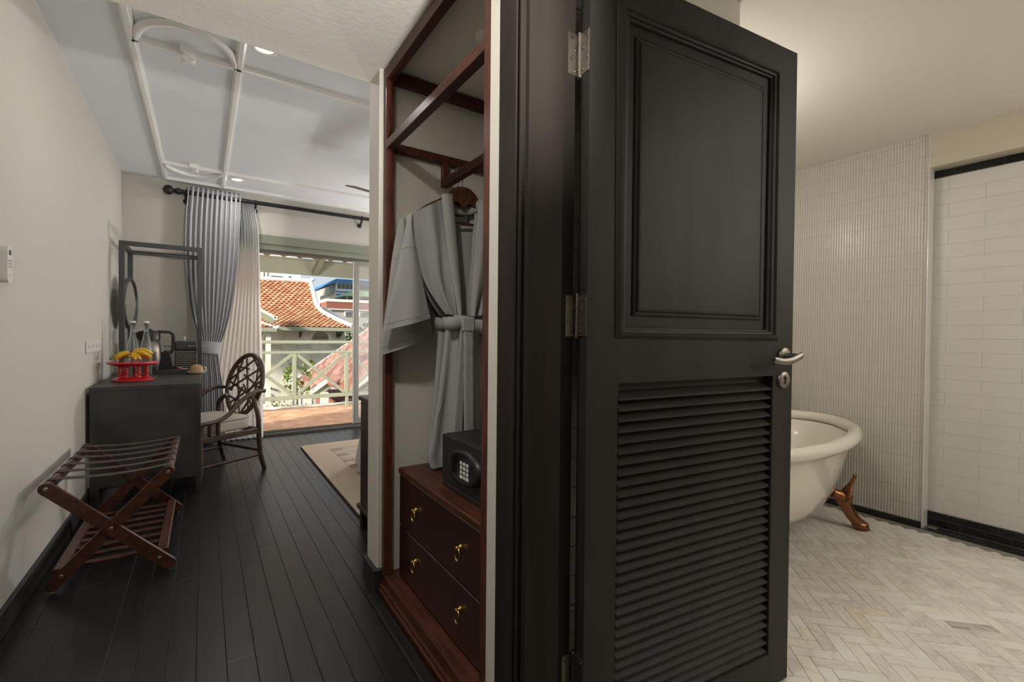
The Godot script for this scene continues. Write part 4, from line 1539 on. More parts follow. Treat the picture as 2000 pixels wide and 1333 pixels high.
func coffee_things():
	var g
	var y = 0.750
	var tr = thing("tray", "low black serving tray under the coffee machine", "tray", Vector3(-0.13, y, -4.99))
	g = G.new()
	g.bb(-0.135, 0.095, 0.0, 0.008, -0.15, 0.17, 0.002)
	for s in [[-0.135, -0.125, -0.15, 0.17], [0.085, 0.095, -0.15, 0.17], [-0.125, 0.085, -0.15, -0.14], [-0.125, 0.085, 0.16, 0.17]]:
		g.bb(s[0], s[1], 0.0, 0.032, s[2], s[3], 0.002)
	put("tray_body", g, M.black_plastic, tr)
	var c = thing("coffee_machine", "dark square capsule coffee machine with ribbed steel front and chrome lever", "coffee machine", Vector3(-0.125, y + 0.009, -5.03))
	g = G.new()
	g.bb(-0.08, 0.085, 0.0, 0.235, -0.10, 0.06, 0.006)
	put("body", g, M.black_plastic, c)
	g = G.new()
	g.bb(-0.08, 0.085, 0.185, 0.262, -0.10, 0.072, 0.008)
	put("head", g, M.frame_paint, c)
	for i in 9:
		g = G.new()
		g.bb(-0.076, 0.081, 0.012 + i * 0.0185, 0.024 + i * 0.0185, 0.058, 0.068, 0.002)
		put("rib", g, M.steel, c)
	g = G.new()
	g.tube([Vector3(0.022, 0.218, 0.078), Vector3(0.09, 0.218, 0.085), Vector3(0.150, 0.219, 0.085)], [0.0035, 0.0032, 0.003], 8)
	g.ball(Vector3(0.022, 0.218, 0.078), Vector3(0.008, 0.007, 0.006), 10, 6)
	put("lever", g, M.bright_steel, c)
	g = G.new()
	g.bb(-0.018, -0.006, 0.260, 0.275, -0.01, 0.005, 0.002)
	g.bb(-0.020, -0.004, 0.275, 0.300, -0.014, 0.008, 0.003)
	put("slider", g, M.white_plastic, c)
	g = G.new()
	g.bb(-0.16, -0.085, 0.0, 0.215, -0.08, -0.005, 0.006)
	put("water_tank", g, M.glass, c)
	g = G.new()
	g.bb(-0.163, -0.082, 0.212, 0.222, -0.084, 0.0, 0.003)
	put("tank_lid", g, M.grey_plastic, c)
	var st = thing("phone_stand", "black wedge-shaped holder standing between the kettle and the coffee machine", "holder", Vector3(-0.262, y, -4.775))
	g = G.new()
	g.prism([Vector2(-0.055, 0.0), Vector2(0.06, 0.0), Vector2(0.028, 0.188), Vector2(-0.002, 0.195), Vector2(-0.02, 0.18)], 0.05, Transform3D(Basis(), Vector3(0, 0, -0.05)))
	put("wedge", g, M.black_plastic, st)
	for k in 2:
		var p = thing("coffee_capsule", ["red foil coffee capsule on the tray, beside the holder", "red foil coffee capsule on the tray, next to the white sugar stick"][k], "capsule", Vector3([-0.228, -0.172][k], y + 0.009, -4.86), 0.0, "capsules on the tray")
		g = G.new()
		g.lathe([Vector2(0.001, 0.0), Vector2(0.0185, 0.0), Vector2(0.0185, 0.002), Vector2(0.015, 0.003), Vector2(0.012, 0.022), Vector2(0.008, 0.03), Vector2(0.001, 0.032)], 18, Transform3D(Basis(Vector3.RIGHT, 1.2), Vector3(0, 0.018, 0)))
		put("shell", g, M.red_pod, p)
	var su = thing("sugar_stick", "white paper sugar stick lying across the tray rim", "sugar stick", Vector3(-0.142, y + 0.034, -4.85))
	g = G.new()
	g.box(Vector3(0, 0.004, 0), Vector3(0.075, 0.005, 0.014), 0.002, Basis.from_euler(Vector3(0, 0.4, -0.25)))
	put("paper", g, M.china, su)
	var sa = thing("saucer", "small white saucer on the desk at the foot of the mirror frame", "saucer", Vector3(-0.045, y + 0.0, -4.665))
	g = G.new()
	g.lathe([Vector2(0.001, 0.001), Vector2(0.030, 0.001), Vector2(0.050, 0.003), Vector2(0.068, 0.018), Vector2(0.070, 0.021), Vector2(0.066, 0.020), Vector2(0.053, 0.0082), Vector2(0.001, 0.008)], 32)
	put("dish", g, M.china, sa)
	var cu = thing("upturned_cup", "tan cup turned upside down on the white saucer", "cup", Vector3(-0.045, y + 0.0085, -4.665))
	g = G.new()
	g.lathe([Vector2(0.048, 0.0), Vector2(0.050, 0.006), Vector2(0.049, 0.03), Vector2(0.042, 0.052), Vector2(0.026, 0.066), Vector2(0.016, 0.068), Vector2(0.016, 0.072), Vector2(0.001, 0.072)], 32)
	put("bowl", g, M.tan_ceramic, cu)
	g = G.new()
	var hp = []
	for i in 11:
		var w = lerpf(-1.3, 1.3, i / 10.0)
		hp.append(Vector3(0.045 + 0.024 * cos(w), 0.030 + 0.020 * sin(w), 0))
	g.tube(hp, 0.004, 8)
	put("handle", g, M.china, cu)

# ---------------------------------------------------------------- chair
func chair():
	var t = thing("armchair", "dark rattan armchair with oval lattice back and cream seat cushion at the desk", "armchair", Vector3(0.067, 0, -4.287), -deg_to_rad(60.3))
	var R = M.rattan
	var g
	for s in [-1.0, 1.0]:
		g = G.new()
		g.tube([Vector3(0.262 * s, 0.0, -0.252), Vector3(0.26 * s, 0.07, -0.232), Vector3(0.26 * s, 0.13, -0.215), Vector3(0.26 * s, 0.25, -0.205), Vector3(0.26 * s, 0.40, -0.20), Vector3(0.256 * s, 0.46, -0.195), Vector3(0.238 * s, 0.515, -0.19), Vector3(0.205 * s, 0.555, -0.20), Vector3(0.17 * s, 0.575, -0.212)], [0.018, 0.0185, 0.019, 0.019, 0.019, 0.019, 0.0185, 0.018, 0.016], 12)
		put("rear_leg", g, R, t)
		g = G.new()
		g.tube([Vector3(0.265 * s, 0.0, 0.27), Vector3(0.26 * s, 0.10, 0.245), Vector3(0.255 * s, 0.32, 0.24), Vector3(0.255 * s, 0.425, 0.24)], 0.018, 12)
		put("front_leg", g, R, t)
		g = G.new()
		g.tube([Vector3(0.26 * s, 0.125, -0.215), Vector3(0.258 * s, 0.122, 0.245)], 0.0125, 10)
		put("stretcher", g, R, t)
		g = G.new()
		g.bb(0.244 * s, 0.276 * s, 0.298, 0.340, -0.205, 0.255, 0.005)
		put("side_rail", g, R, t)
		# arm: from the back hoop forward, sweeping down to the front
		g = G.new()
		var a = smooth_pts([Vector3(0.272 * s, 0.632, -0.245), Vector3(0.272 * s, 0.636, -0.18), Vector3(0.272 * s, 0.606, -0.10), Vector3(0.272 * s, 0.548, -0.02), Vector3(0.272 * s, 0.478, 0.055), Vector3(0.272 * s, 0.447, 0.13), Vector3(0.270 * s, 0.438, 0.22), Vector3(0.262 * s, 0.428, 0.262)], 5)
		g.tube(a, 0.0165, 12)
		put("arm", g, R, t)
		for z in [0.122, 0.18]:
			g = G.new()
			g.tube([Vector3(0.262 * s, 0.335, z - 0.005), Vector3(0.264 * s, 0.39, z), Vector3(0.268 * s, 0.445, z)], [0.017, 0.0155, 0.016], 10)
			put("arm_post", g, R, t)
		g = G.new()
		g.tube([Vector3(0.19 * s, 0.62, -0.25), Vector3(0.24 * s, 0.633, -0.243), Vector3(0.272 * s, 0.632, -0.235)], 0.013, 10)
		put("arm_joint", g, R, t)
	for z in [-0.215, 0.245]:
		g = G.new()
		g.tube([Vector3(-0.26, 0.155, z), Vector3(0.26, 0.155, z)], 0.0125, 10)
		put("stretcher", g, R, t)
		g = G.new()
		g.bb(-0.25, 0.25, 0.300, 0.338, z - 0.012, z + 0.012, 0.004)
		put("cross_rail", g, R, t)
	# oval back, leaning
	var la = deg_to_rad(13.0)
	var B = Basis(Vector3.RIGHT, -la)
	var o = Vector3(0, 0.45, -0.205)
	var P = func(x, y): return o + B * Vector3(x, y, 0)  # y measured up the back from the seat
	var cy = 0.222
	var rx = 0.218
	var ry = 0.252
	g = G.new()
	var hoop = []
	for i in 48:
		var w = TAU * i / 48.0
		var k = 1.0 - 0.10 * maxf(0.0, -sin(w))
		hoop.append(P.call(rx * cos(w) * k, cy + ry * sin(w)))
	g.tube(hoop, 0.0185, 12, false, true)
	put("back_hoop", g, R, t)
	var sticks = [[-0.15, 0.17, 0.02, -0.252], [-0.05, 0.235, 0.12, -0.21], [-0.205, 0.03, 0.09, 0.235], [-0.215, -0.06, 0.17, 0.15], [-0.15, -0.17, 0.215, 0.05], [-0.21, 0.02, 0.06, -0.07], [0.02, 0.25, 0.18, 0.10], [0.06, -0.07, 0.19, 0.11], [0.12, 0.20, 0.165, -0.13], [-0.03, 0.08, 0.20, -0.02], [-0.16, -0.06, -0.09, 0.20], [0.02, -0.25, 0.16, -0.02], [-0.10, -0.22, -0.02, -0.02], [-0.16, 0.15, 0.02, 0.13], [-0.01, 0.00, 0.14, -0.16], [-0.19, -0.10, 0.02, -0.15]]
	for q in sticks:
		g = G.new()
		g.tube([P.call(q[0], cy + q[1]), P.call(q[2], cy + q[3])], 0.0085, 8)
		put("back_stick", g, R, t)
	# cushion
	g = G.new()
	var rings = []
	for q in [[0.90, 0.344], [0.985, 0.350], [1.0, 0.365], [1.0, 0.405], [0.985, 0.425], [0.93, 0.441], [0.75, 0.452], [0.4, 0.458], [0.02, 0.459]]:
		var ring = []
		for i in 40:
			var w = TAU * i / 40.0
			var cx = signf(cos(w)) * pow(absf(cos(w)), 0.45)
			var cz = signf(sin(w)) * pow(absf(sin(w)), 0.45)
			ring.append(Vector3(0.240 * cx * q[0], q[1], 0.030 + 0.215 * cz * q[0]))
		rings.append(ring)
	g.loft(rings, true, 1)
	var cu = put("seat_cushion", g, M.cushion, t)
	for q in [[0.987, 0.427], [0.988, 0.351]]:
		g = G.new()
		var pp = []
		for i in 40:
			var w = TAU * i / 40.0
			pp.append(Vector3(0.240 * signf(cos(w)) * pow(absf(cos(w)), 0.45) * q[0], q[1], 0.030 + 0.215 * signf(sin(w)) * pow(absf(sin(w)), 0.45) * q[0]))
		g.tube(pp, 0.0032, 6, false, true)
		put("piping", g, M.piping, cu)

# ---------------------------------------------------------------- curtains
func pleats(L, R, z, n, amp, rows, seed_, pinch, single = false):
	var g = G.new()
	rng.seed = seed_
	var ph = []
	for i in n + 2: ph.append(rng.randf_range(-0.25, 0.25))
	var out = []
	var cols = n * 8
	var Ls = smooth_pts(L, 8)
	var Rs = smooth_pts(R, 8)
	for j in rows + 1:
		var v = j / float(rows)
		var a = edge(Ls, v)
		var b = edge(Rs, v)
		var row = []
		for i in cols + 1:
			var u = i / float(cols)
			var k = u * n
			var w = TAU * k + ph[int(k)] * (1.0 - absf(fposmod(k, 1.0) - 0.5) * 2.0)
			var p = a.lerp(b, u)
			var am = amp * pinch.call(v)
			row.append(Vector3(p.x + am * 0.18 * sin(2.0 * w), p.y, z + am * cos(w) * (1.0 + 0.25 * sin(k * 2.3))))
		out.append(row)
	if single: g.grid(out)
	else: g.shell(out, Vector3(0, 0, -0.0025))
	return g

func pleats_open(L, R, z, n, amp, rows, seed_, pinch):
	return pleats(L, R, z, n, amp, rows, seed_, pinch, true)

func curtains():
	var g = G.new()
	var t = thing("curtain_rod", "long black curtain rod with ball finial above the balcony doorway", "curtain rod", Vector3(0, 2.428, -5.345))
	g.tube([Vector3(-0.205, 0, 0), Vector3(3.05, 0, 0)], 0.0205, 14)
	put("pole", g, M.black_metal, t)
	for q in [[-0.205, -1.0], [3.05, 1.0]]:
		g = G.new()
		var Z = Transform3D(Basis(Vector3.BACK, PI / 2 if q[1] < 0 else -PI / 2), Vector3(q[0], 0, 0))
		g.lathe([Vector2(0.024, -0.03), Vector2(0.030, -0.02), Vector2(0.030, -0.012), Vector2(0.022, -0.005), Vector2(0.025, 0.0), Vector2(0.028, 0.006), Vector2(0.018, 0.012), Vector2(0.014, 0.02), Vector2(0.02, 0.026), Vector2(0.038, 0.04), Vector2(0.045, 0.062), Vector2(0.038, 0.086), Vector2(0.02, 0.101), Vector2(0.001, 0.105)], 22, Z)
		put("finial", g, M.black_metal, t)
	for x in [-0.135, 0.445, 1.515, 2.8]:
		g = G.new()
		var rr = []
		for i in 16:
			var w = TAU * i / 16.0
			rr.append(Vector3(x, 0.0235 * cos(w), 0.0235 * sin(w)))
		g.tube(rr, 0.0055, 8, false, true)
		g.tube([Vector3(x, -0.022, -0.004), Vector3(x, -0.055, -0.05), Vector3(x, -0.066, -0.098)], [0.012, 0.010, 0.012], 10)
		g.lathe([Vector2(0.001, 0.0), Vector2(0.026, 0.0), Vector2(0.026, 0.006), Vector2(0.012, 0.009), Vector2(0.001, 0.009)], 18, Transform3D(Basis(Vector3.RIGHT, PI / 2), Vector3(x, -0.066, -0.104)))
		put("bracket", g, M.black_metal, t)
	var c = thing("curtain", "pale grey pleated curtain gathered by a tieback", "curtain")
	var pin = func(v):
		var d = (v - 0.60) / 0.05
		return 1.0 - 0.45 * exp(-d * d * 0.5) - 0.35 * exp(-pow(v / 0.03, 2.0))
	g = pleats(V([-0.115, 2.484, -0.135, 2.20, -0.140, 1.83, -0.118, 1.45, -0.07, 1.15, -0.03, 0.98, -0.03, 0.85, -0.04, 0.5, -0.045, 0.02]), V([0.313, 2.484, 0.305, 2.2, 0.290, 1.83, 0.250, 1.45, 0.195, 1.15, 0.140, 0.98, 0.125, 0.86, 0.165, 0.5, 0.185, 0.02]), -5.335, 11, 0.024, 60, 4, pin)
	put("drape", g, M.curtain_cloth, c)
	g = G.new()
	var ring = []
	for i in 28:
		var w = TAU * i / 28.0
		ring.append([w, Vector3(0.052 + 0.103 * cos(w), 0.0, -5.338 + 0.052 * sin(w))])
	var lo = []
	for q in [[1.014, 1.0], [0.955, 0.985], [0.897, 0.90]]:
		var r = []
		for e in ring: r.append(Vector3(0.052 + (e[1].x - 0.052) * q[1], q[0] - (0.018 * (1.0 - cos(e[0])) * 0.0) - 0.012 * (e[1].x - 0.052) / 0.1, e[1].z))
		lo.append(r)
	g.loft(lo, false, 1)
	put("tieback", g, M.curtain_cloth, c)
	var s = thing("sheer_curtain", "white translucent pleated curtain hanging beside the open balcony doorway", "curtain")
	g = pleats_open(V([0.21, 2.472, 0.20, 1.8, 0.12, 1.2, 0.02, 0.6, -0.05, 0.012]), V([0.437, 2.466, 0.452, 2.30, 0.476, 2.10, 0.500, 1.2, 0.515, 0.6, 0.520, 0.012]), -5.395, 11, 0.020, 50, 9, func(v): return 1.0 - 0.5 * exp(-pow(v / 0.03, 2.0)))
	put("drape", g, M.sheer_cloth, s)

# ---------------------------------------------------------------- bedroom floor things
func bedroom():
	var r = thing("rug", "pale beige mottled rug lying in front of the bed", "rug")
	var rr = func(x0, x1, z0, z1, rad, y0, y1):
		var g = G.new()
		var poly = []
		for c in [[x1 - rad, z1 - rad, 0.0], [x0 + rad, z1 - rad, PI / 2], [x0 + rad, z0 + rad, PI], [x1 - rad, z0 + rad, PI * 1.5]]:
			for i in 7:
				var w = c[2] + PI / 2 * i / 6.0
				poly.append(Vector2(c[0] + rad * cos(w), c[1] + rad * sin(w)))
		g.prism(poly, y1 - y0, Transform3D(Basis(Vector3(1, 0, 0), Vector3(0, 0, 1), Vector3(0, 1, 0)), Vector3(0, y0, 0)))
		return g
	put("border", rr.call(0.772, 2.9, -4.765, -2.73, 0.05, 0.0, 0.013), M.rug_edge, r)
	put("outer_field", rr.call(0.776, 2.896, -4.761, -2.734, 0.047, 0.0, 0.016), M.rug_pale, r)
	put("inner_field", rr.call(0.99, 2.68, -4.55, -2.95, 0.01, 0.0, 0.0175), M.rug_pile, r)
	var b = thing("bed", "bed with pale grey linen, its corner showing past the dark cabinet", "bed")
	var g = G.new()
	# linen falls to the floor over the foot corner, slightly splayed
	var rings = []
	for q in [[0.018, 0.0], [0.06, 0.002], [0.3, 0.035], [0.46, 0.062], [0.53, 0.085], [0.56, 0.12], [0.565, 0.4]]:
		var x0 = 1.045 + q[1]
		var x1 = 3.05 - q[1]
		var z0 = -3.90 + q[1]
		var z1 = -2.76 - q[1]
		var ring = []
		var rad = 0.06
		for c in [[x1 - rad, z1 - rad, 0.0], [x0 + rad, z1 - rad, PI / 2], [x0 + rad, z0 + rad, PI], [x1 - rad, z0 + rad, PI * 1.5]]:
			for i in 6:
				var w = c[2] + PI / 2 * i / 5.0
				ring.append(Vector3(c[0] + rad * cos(w), q[0], c[1] + rad * sin(w)))
		rings.append(ring)
	g.loft(rings, true, 1)
	put("linen", g, M.linen, b)
	g = G.new()
	g.bb(1.9, 3.0, 0.566, 0.70, -3.75, -2.95, 0.06)
	put("pillow", g, M.linen, b)
	var th = thing("bed_throw", "grey fringed throw hanging over the bed corner", "throw")
	g = G.new()
	var rows = []
	for i in 13:
		var s = i / 12.0
		var row = []
		for j in 9:
			var u = j / 8.0
			var p = Vector3(1.16 - 0.075 * s, 0.572 - 0.27 * s, -3.62 + 0.75 * u + 0.006 * sin(s * 9.0))
			if s < 0.25:
				p.x = 1.30 - 0.55 * s
				p.y = 0.570
			row.append(p + Vector3(-0.012, 0.0, 0) + Vector3(0.004 * sin(u * 20.0), 0, 0))
		rows.append(row)
	g.shell(rows, Vector3(-0.004, 0.004, 0))
	put("cloth", g, M.throw, th)
	g = G.new()
	for j in 40:
		var p = rows[12][0].lerp(rows[12][8], j / 39.0)
		g.tube([p, p + Vector3(-0.012, -0.05, 0.003 * sin(j * 2.1))], 0.0035, 5)
	var fr = put("fringe", g, M.throw, th)
	fr.set_meta("kind", "stuff")
	var c = thing("cabinet", "tall dark wood cabinet backed against the narrow wall end, seen from its side", "cabinet")
	g = G.new()
	g.bb(0.748, 1.62, 0.112, 0.722, -2.085, -2.645, 0.002)
	put("body", g, M.dark_wood, c)
	g = G.new()
	g.bb(0.738, 1.63, 0.722, 0.744, -2.07, -2.662, 0.004)
	put("top", g, M.dark_wood, c)
	g = G.new()
	g.bb(0.734, 1.634, 0.098, 0.125, -2.08, -2.672, 0.005)
	put("base_moulding", g, M.dark_wood, c)
	for k in 2:
		g = G.new()
		g.bb(0.76 + k * 0.43, 1.18 + k * 0.43, 0.14, 0.71, -2.645, -2.661, 0.003)
		var d = put("door", g, M.dark_wood, c)
		g = G.new()
		g.ball(Vector3(1.16 + k * 0.05, 0.45, -2.668), Vector3(0.012, 0.012, 0.012), 10, 6)
		put("knob", g, M.brass, d)
	for x in [0.765, 1.60]:
		for z in [-2.11, -2.50, -2.635]:
			if z == -2.50: continue
			g = G.new()
			g.bar(Vector3(x, 0.0, z), Vector3(x, 0.1, z), 0.036, 0.036, Vector3.BACK, 0.003)
			put("leg", g, M.dark_wood, c)
	# ceiling fan: only the tip of a blade shows past the wall end
	var f = thing("ceiling_fan", "ceiling fan whose thin brown blade tip shows below the bedroom ceiling", "ceiling fan", Vector3(1.56, 2.535, -3.42))
	g = G.new()
	g.lathe([Vector2(0.065, 0.0), Vector2(0.06, -0.03), Vector2(0.016, -0.05), Vector2(0.014, -0.052), Vector2(0.014, -0.32), Vector2(0.05, -0.33), Vector2(0.10, -0.36), Vector2(0.105, -0.43), Vector2(0.06, -0.465), Vector2(0.001, -0.47)], 28)
	put("motor", g, M.dark_wood, f)
	for k in 4:
		var w = PI + deg_to_rad(-17.2) + k * PI / 2
		var X = Transform3D(Basis(Vector3.UP, -w + 0.0), Vector3(0, -0.435, 0))
		g = G.new()
		g.box(X * Vector3(0.45, 0.0, 0), Vector3(0.64, 0.008, 0.13), 0.003, X.basis * Basis(Vector3.RIGHT, deg_to_rad(-15.5)))
		put("blade", g, M.hanger_wood, f)
	# bedside lamp
	for lp in 2:
		standing_lamp(lp)

func standing_lamp(lp):
	var l = thing("standing_lamp", ["standing lamp with a warm shade near the balcony doorway, hidden by the wardrobe wall", "standing lamp with a warm shade by the bed head, behind the wardrobe wall"][lp], "lamp", [Vector3(2.7, 0.0, -5.1), Vector3(3.6, 0.0, -2.55)][lp])
	var g
	g = G.new()
	g.lathe([Vector2(0.001, 0.0), Vector2(0.16, 0.0), Vector2(0.16, 0.02), Vector2(0.02, 0.03), Vector2(0.016, 0.04), Vector2(0.016, 1.05), Vector2(0.001, 1.05)], 24)
	put("stand", g, M.brass, l)
	g = G.new()
	g.lathe([Vector2(0.17, 1.02), Vector2(0.13, 1.30), Vector2(0.126, 1.30), Vector2(0.166, 1.02)], 32)
	put("shade", g, M.shade_glow, l)

# ---------------------------------------------------------------- bathtub
func bathtub():
	var at = Vector3(2.48, 0, -1.395)
	var t = thing("bathtub", "white freestanding bathtub with rolled rim on bronze claw feet", "bathtub", at)
	var plan = func(q, y, dy):
		var ring = []
		for i in 64:
			var w = TAU * i / 64.0
			var a = 0.95 if cos(w) > 0.0 else 0.80
			ring.append(Vector3(a * q * cos(w), y, 0.475 * q * sin(w)))
		return ring
	var g = G.new()
	var rings = []
	for q in [[0.02, 0.148], [0.35, 0.148], [0.52, 0.155], [0.66, 0.18], [0.745, 0.225], [0.80, 0.28], [0.845, 0.36], [0.885, 0.45], [0.925, 0.545]]:
		rings.append(plan.call(q[0], q[1], 0))
	for q in [[0.928, 0.550], [0.88, 0.548], [0.83, 0.45], [0.78, 0.35], [0.68, 0.24], [0.5, 0.19], [0.02, 0.185]]:
		rings.append(plan.call(q[0], q[1], 0))
	g.loft(rings, true, 1)
	put("tub_body", g, M.enamel, t)
	g = G.new()
	rings = []
	for i in 64:
		var w = TAU * i / 64.0
		var a = 0.95 if cos(w) > 0.0 else 0.80
		var n = Vector3(cos(w) / a, 0, sin(w) / 0.475).normalized()
		var c = Vector3(a * 0.948 * cos(w), 0.572, 0.475 * 0.948 * sin(w))
		var ring = []
		for k in 14:
			var v = TAU * k / 14.0
			ring.append(c + n * 0.036 * cos(v) + Vector3(0, 0.034 * sin(v), 0))
		rings.append(ring)
	g.loft(rings, false, 1, true)
	put("rolled_rim", g, M.enamel, t)
	# claw feet
	for q in [[0.575, 0.290, 0.72], [0.575, -0.290, -0.72], [-0.50, 0.290, 2.42], [-0.50, -0.290, -2.42]]:
		var f = G.new()
		var X = Transform3D(Basis(Vector3.UP, -q[2]), Vector3(q[0], 0, q[1]))  # local +x points outward
		var path = [Vector3(-0.05, 0.205, 0), Vector3(-0.015, 0.195, 0), Vector3(0.012, 0.165, 0), Vector3(0.028, 0.125, 0), Vector3(0.050, 0.085, 0), Vector3(0.075, 0.052, 0), Vector3(0.10, 0.032, 0)]
		var pts = []
		for p in path: pts.append(X * p)
		f.tube(pts, [0.026, 0.034, 0.037, 0.033, 0.028, 0.027, 0.031], 14)
		for k in [-0.011, 0.011]:  # ridges down the shin
			var r2 = []
			for p in path.slice(1): r2.append(X * (p + Vector3(0.020, 0.012, k)))
			f.tube(r2, [0.006, 0.010, 0.009, 0.007, 0.006, 0.005], 8)
		# paw with four toes and claws
		f.ball(X * Vector3(0.102, 0.026, 0), Vector3(0.042, 0.031, 0.042), 16, 10)
		for k in 4:
			var z = -0.027 + k * 0.018
			f.ball(X * Vector3(0.128 - absf(z) * 0.35, 0.020, z), Vector3(0.017, 0.018, 0.0105), 10, 8)
			f.ball(X * Vector3(0.128 - absf(z) * 0.35, 0.036, z), Vector3(0.010, 0.009, 0.008), 8, 6)
			f.tube([X * Vector3(0.140 - absf(z) * 0.35, 0.014, z), X * Vector3(0.152 - absf(z) * 0.35, 0.003, z)], [0.005, 0.002], 7)
		# acanthus shield against the tub, fluted
		var prof = [[0.066, 0.302, 0.006, 0.006], [0.052, 0.268, 0.013, 0.011], [0.036, 0.240, 0.030, 0.013], [0.024, 0.212, 0.046, 0.016], [0.016, 0.186, 0.050, 0.020], [0.020, 0.160, 0.036, 0.023], [0.026, 0.135, 0.026, 0.024]]
		var sh = []
		for p in prof:
			var ring = []
			for k in 16:
				var v = TAU * k / 16.0
				ring.append(X * Vector3(p[0] + p[3] * cos(v) * (1.0 + 0.18 * cos(sin(v) * 9.0)), p[1] - absf(sin(v)) * p[2] * 0.25, p[2] * sin(v)))
			sh.append(ring)
		f.loft(sh, true, 1)
		for s in [-1.0, -0.45, 0.45, 1.0]:
			f.tube([X * Vector3(0.040, 0.138, s * 0.012), X * Vector3(0.040 - absf(s) * 0.010, 0.178, s * 0.032), X * Vector3(0.044 - absf(s) * 0.018, 0.214 - absf(s) * 0.020, s * 0.044), X * Vector3(0.056 - absf(s) * 0.02, 0.250 - absf(s) * 0.036, s * 0.034)], [0.006, 0.008, 0.008, 0.004], 8)
		f.ball(X * Vector3(0.067, 0.306, 0), Vector3(0.010, 0.013, 0.010), 10, 7)
		put("claw_foot", f, M.bronze, t)

# ---------------------------------------------------------------- balcony and the world outside
func balcony():
	var g = G.new()
	g.bb(-1.6, 4.4, -0.25, -0.012, -5.63, -7.53)
	var fl = struct("floor", g, M.joint, "terracotta tiled balcony floor laid on the diagonal", "floor")
	rng.seed = 17
	var s = 0.20
	var ms = []
	for i in 3:
		g = G.new()
		g.box(Vector3(0, -0.006, 0), Vector3(s - 0.006, 0.012, s - 0.006), 0.0015)
		ms.append(g.mesh(M["terra%d" % i]))
	for a in range(-30, 31):
		for b in range(-30, 31):
			var p = Vector2(1.4, -6.6) + Vector2(a - b, a + b) * s * 0.7071
			if p.x < -0.2 or p.x > 3.4 or p.y > -5.66 or p.y < -7.40: continue
			place("tile", ms[rng.randi() % 3], fl, Transform3D(Basis(Vector3.UP, PI / 4), Vector3(p.x, rng.randf_range(-0.0006, 0.0006), p.y)))
	g = G.new()
	g.bb(-1.6, 4.4, -0.25, 0.006, -7.46, -7.56, 0.004)
	struct("trim_22", g, M.trim_white, "pale edge kerb of the balcony floor", "kerb")
	# railing
	var r = thing("balcony_railing", "sage green timber balcony railing with crossed diagonal braces", "railing")
	var zr = -6.95
	zr = -7.10
	var rails = [[0.952, 0.995, 0.05], [0.808, 0.845, 0.04], [0.158, 0.212, 0.05]]
	for q in rails:
		g = G.new()
		g.bb(-1.2, 4.2, q[0], q[1], zr - q[2] * 0.5, zr + q[2] * 0.5, 0.004)
		put("rail", g, M.sage, r)
	var x = 1.076 - 0.715 * 3
	while x < 4.2:
		g = G.new()
		g.bb(x - 0.026, x + 0.026, 0.212, 0.808, zr - 0.02, zr + 0.02, 0.003)
		put("baluster", g, M.sage, r)
		if x + 0.715 < 4.25:
			for k in 2:
				g = G.new()
				g.bar(Vector3(x + 0.03, 0.222 if k == 0 else 0.80, zr), Vector3(x + 0.685, 0.80 if k == 0 else 0.222, zr), 0.028 - k * 0.002, 0.044, Vector3.UP, 0.003)
				put("brace", g, M.sage, r)
		x += 0.715
	for q in [-1.2, 4.2]:
		g = G.new()
		g.bb(q - 0.05, q + 0.05, 0.0, 1.02, zr - 0.05, zr + 0.05, 0.004)
		put("post", g, M.sage, r)
	for q in [-0.35, 1.80]:
		g = G.new()
		g.bb(q - 0.02, q + 0.02, 0.0, 0.16, zr - 0.02, zr + 0.02, 0.002)
		put("foot", g, M.sage, r)
	# eaves over the balcony
	var e = thing("balcony_eaves", "tiled eaves over the balcony with sage green fascia board", "eaves")
	var zf = -7.62
	g = G.new()
	g.bb(-1.4, 4.4, 1.997, 2.222, zf, zf - 0.03, 0.003)
	g.bb(-1.4, 4.4, 2.222, 2.245, zf + 0.012, zf - 0.04, 0.003)
	put("fascia", g, M.sage, e)
	for xk in [-0.3, 1.46, 3.2]:
		g = G.new()
		g.bar(Vector3(xk - 0.03, 2.03, zf + 0.03), Vector3(xk + 0.02, 2.40, -6.75), 0.072, 0.09, Vector3.UP, 0.003)
		put("bracket", g, M.sage, e)
	var sl = atan2(0.45, 2.1)
	for c in 26:
		var xc = -1.35 + c * 0.225
		for k in 3:
			g = G.new()
			var rows = []
			for j in 2:
				var row = []
				for i in 11:
					var u = i / 10.0
					var w = u * PI * 2.0
					row.append(Vector3(xc + u * 0.235, 2.262 + 0.028 * cos(w) + (0.13 + k * 0.62 + (0.0 if j == 0 else 0.72)) * tan(sl) * 0.9 + k * 0.008, -7.72 + k * 0.62 + (0.0 if j == 0 else 0.72)))
				rows.append(row)
			g.shell(rows, Vector3(0, 0.014, 0))
			put("roof_tile", g, M["roof%d" % ((c * 2 + k) % 3)], e)
	g = G.new()
	g.bar(Vector3(1.5, 2.86, -5.6), Vector3(1.5, 2.46, -7.72), 5.8, 0.02, Vector3.UP, 0.0)
	put("roof_deck", g, M.sage, e)

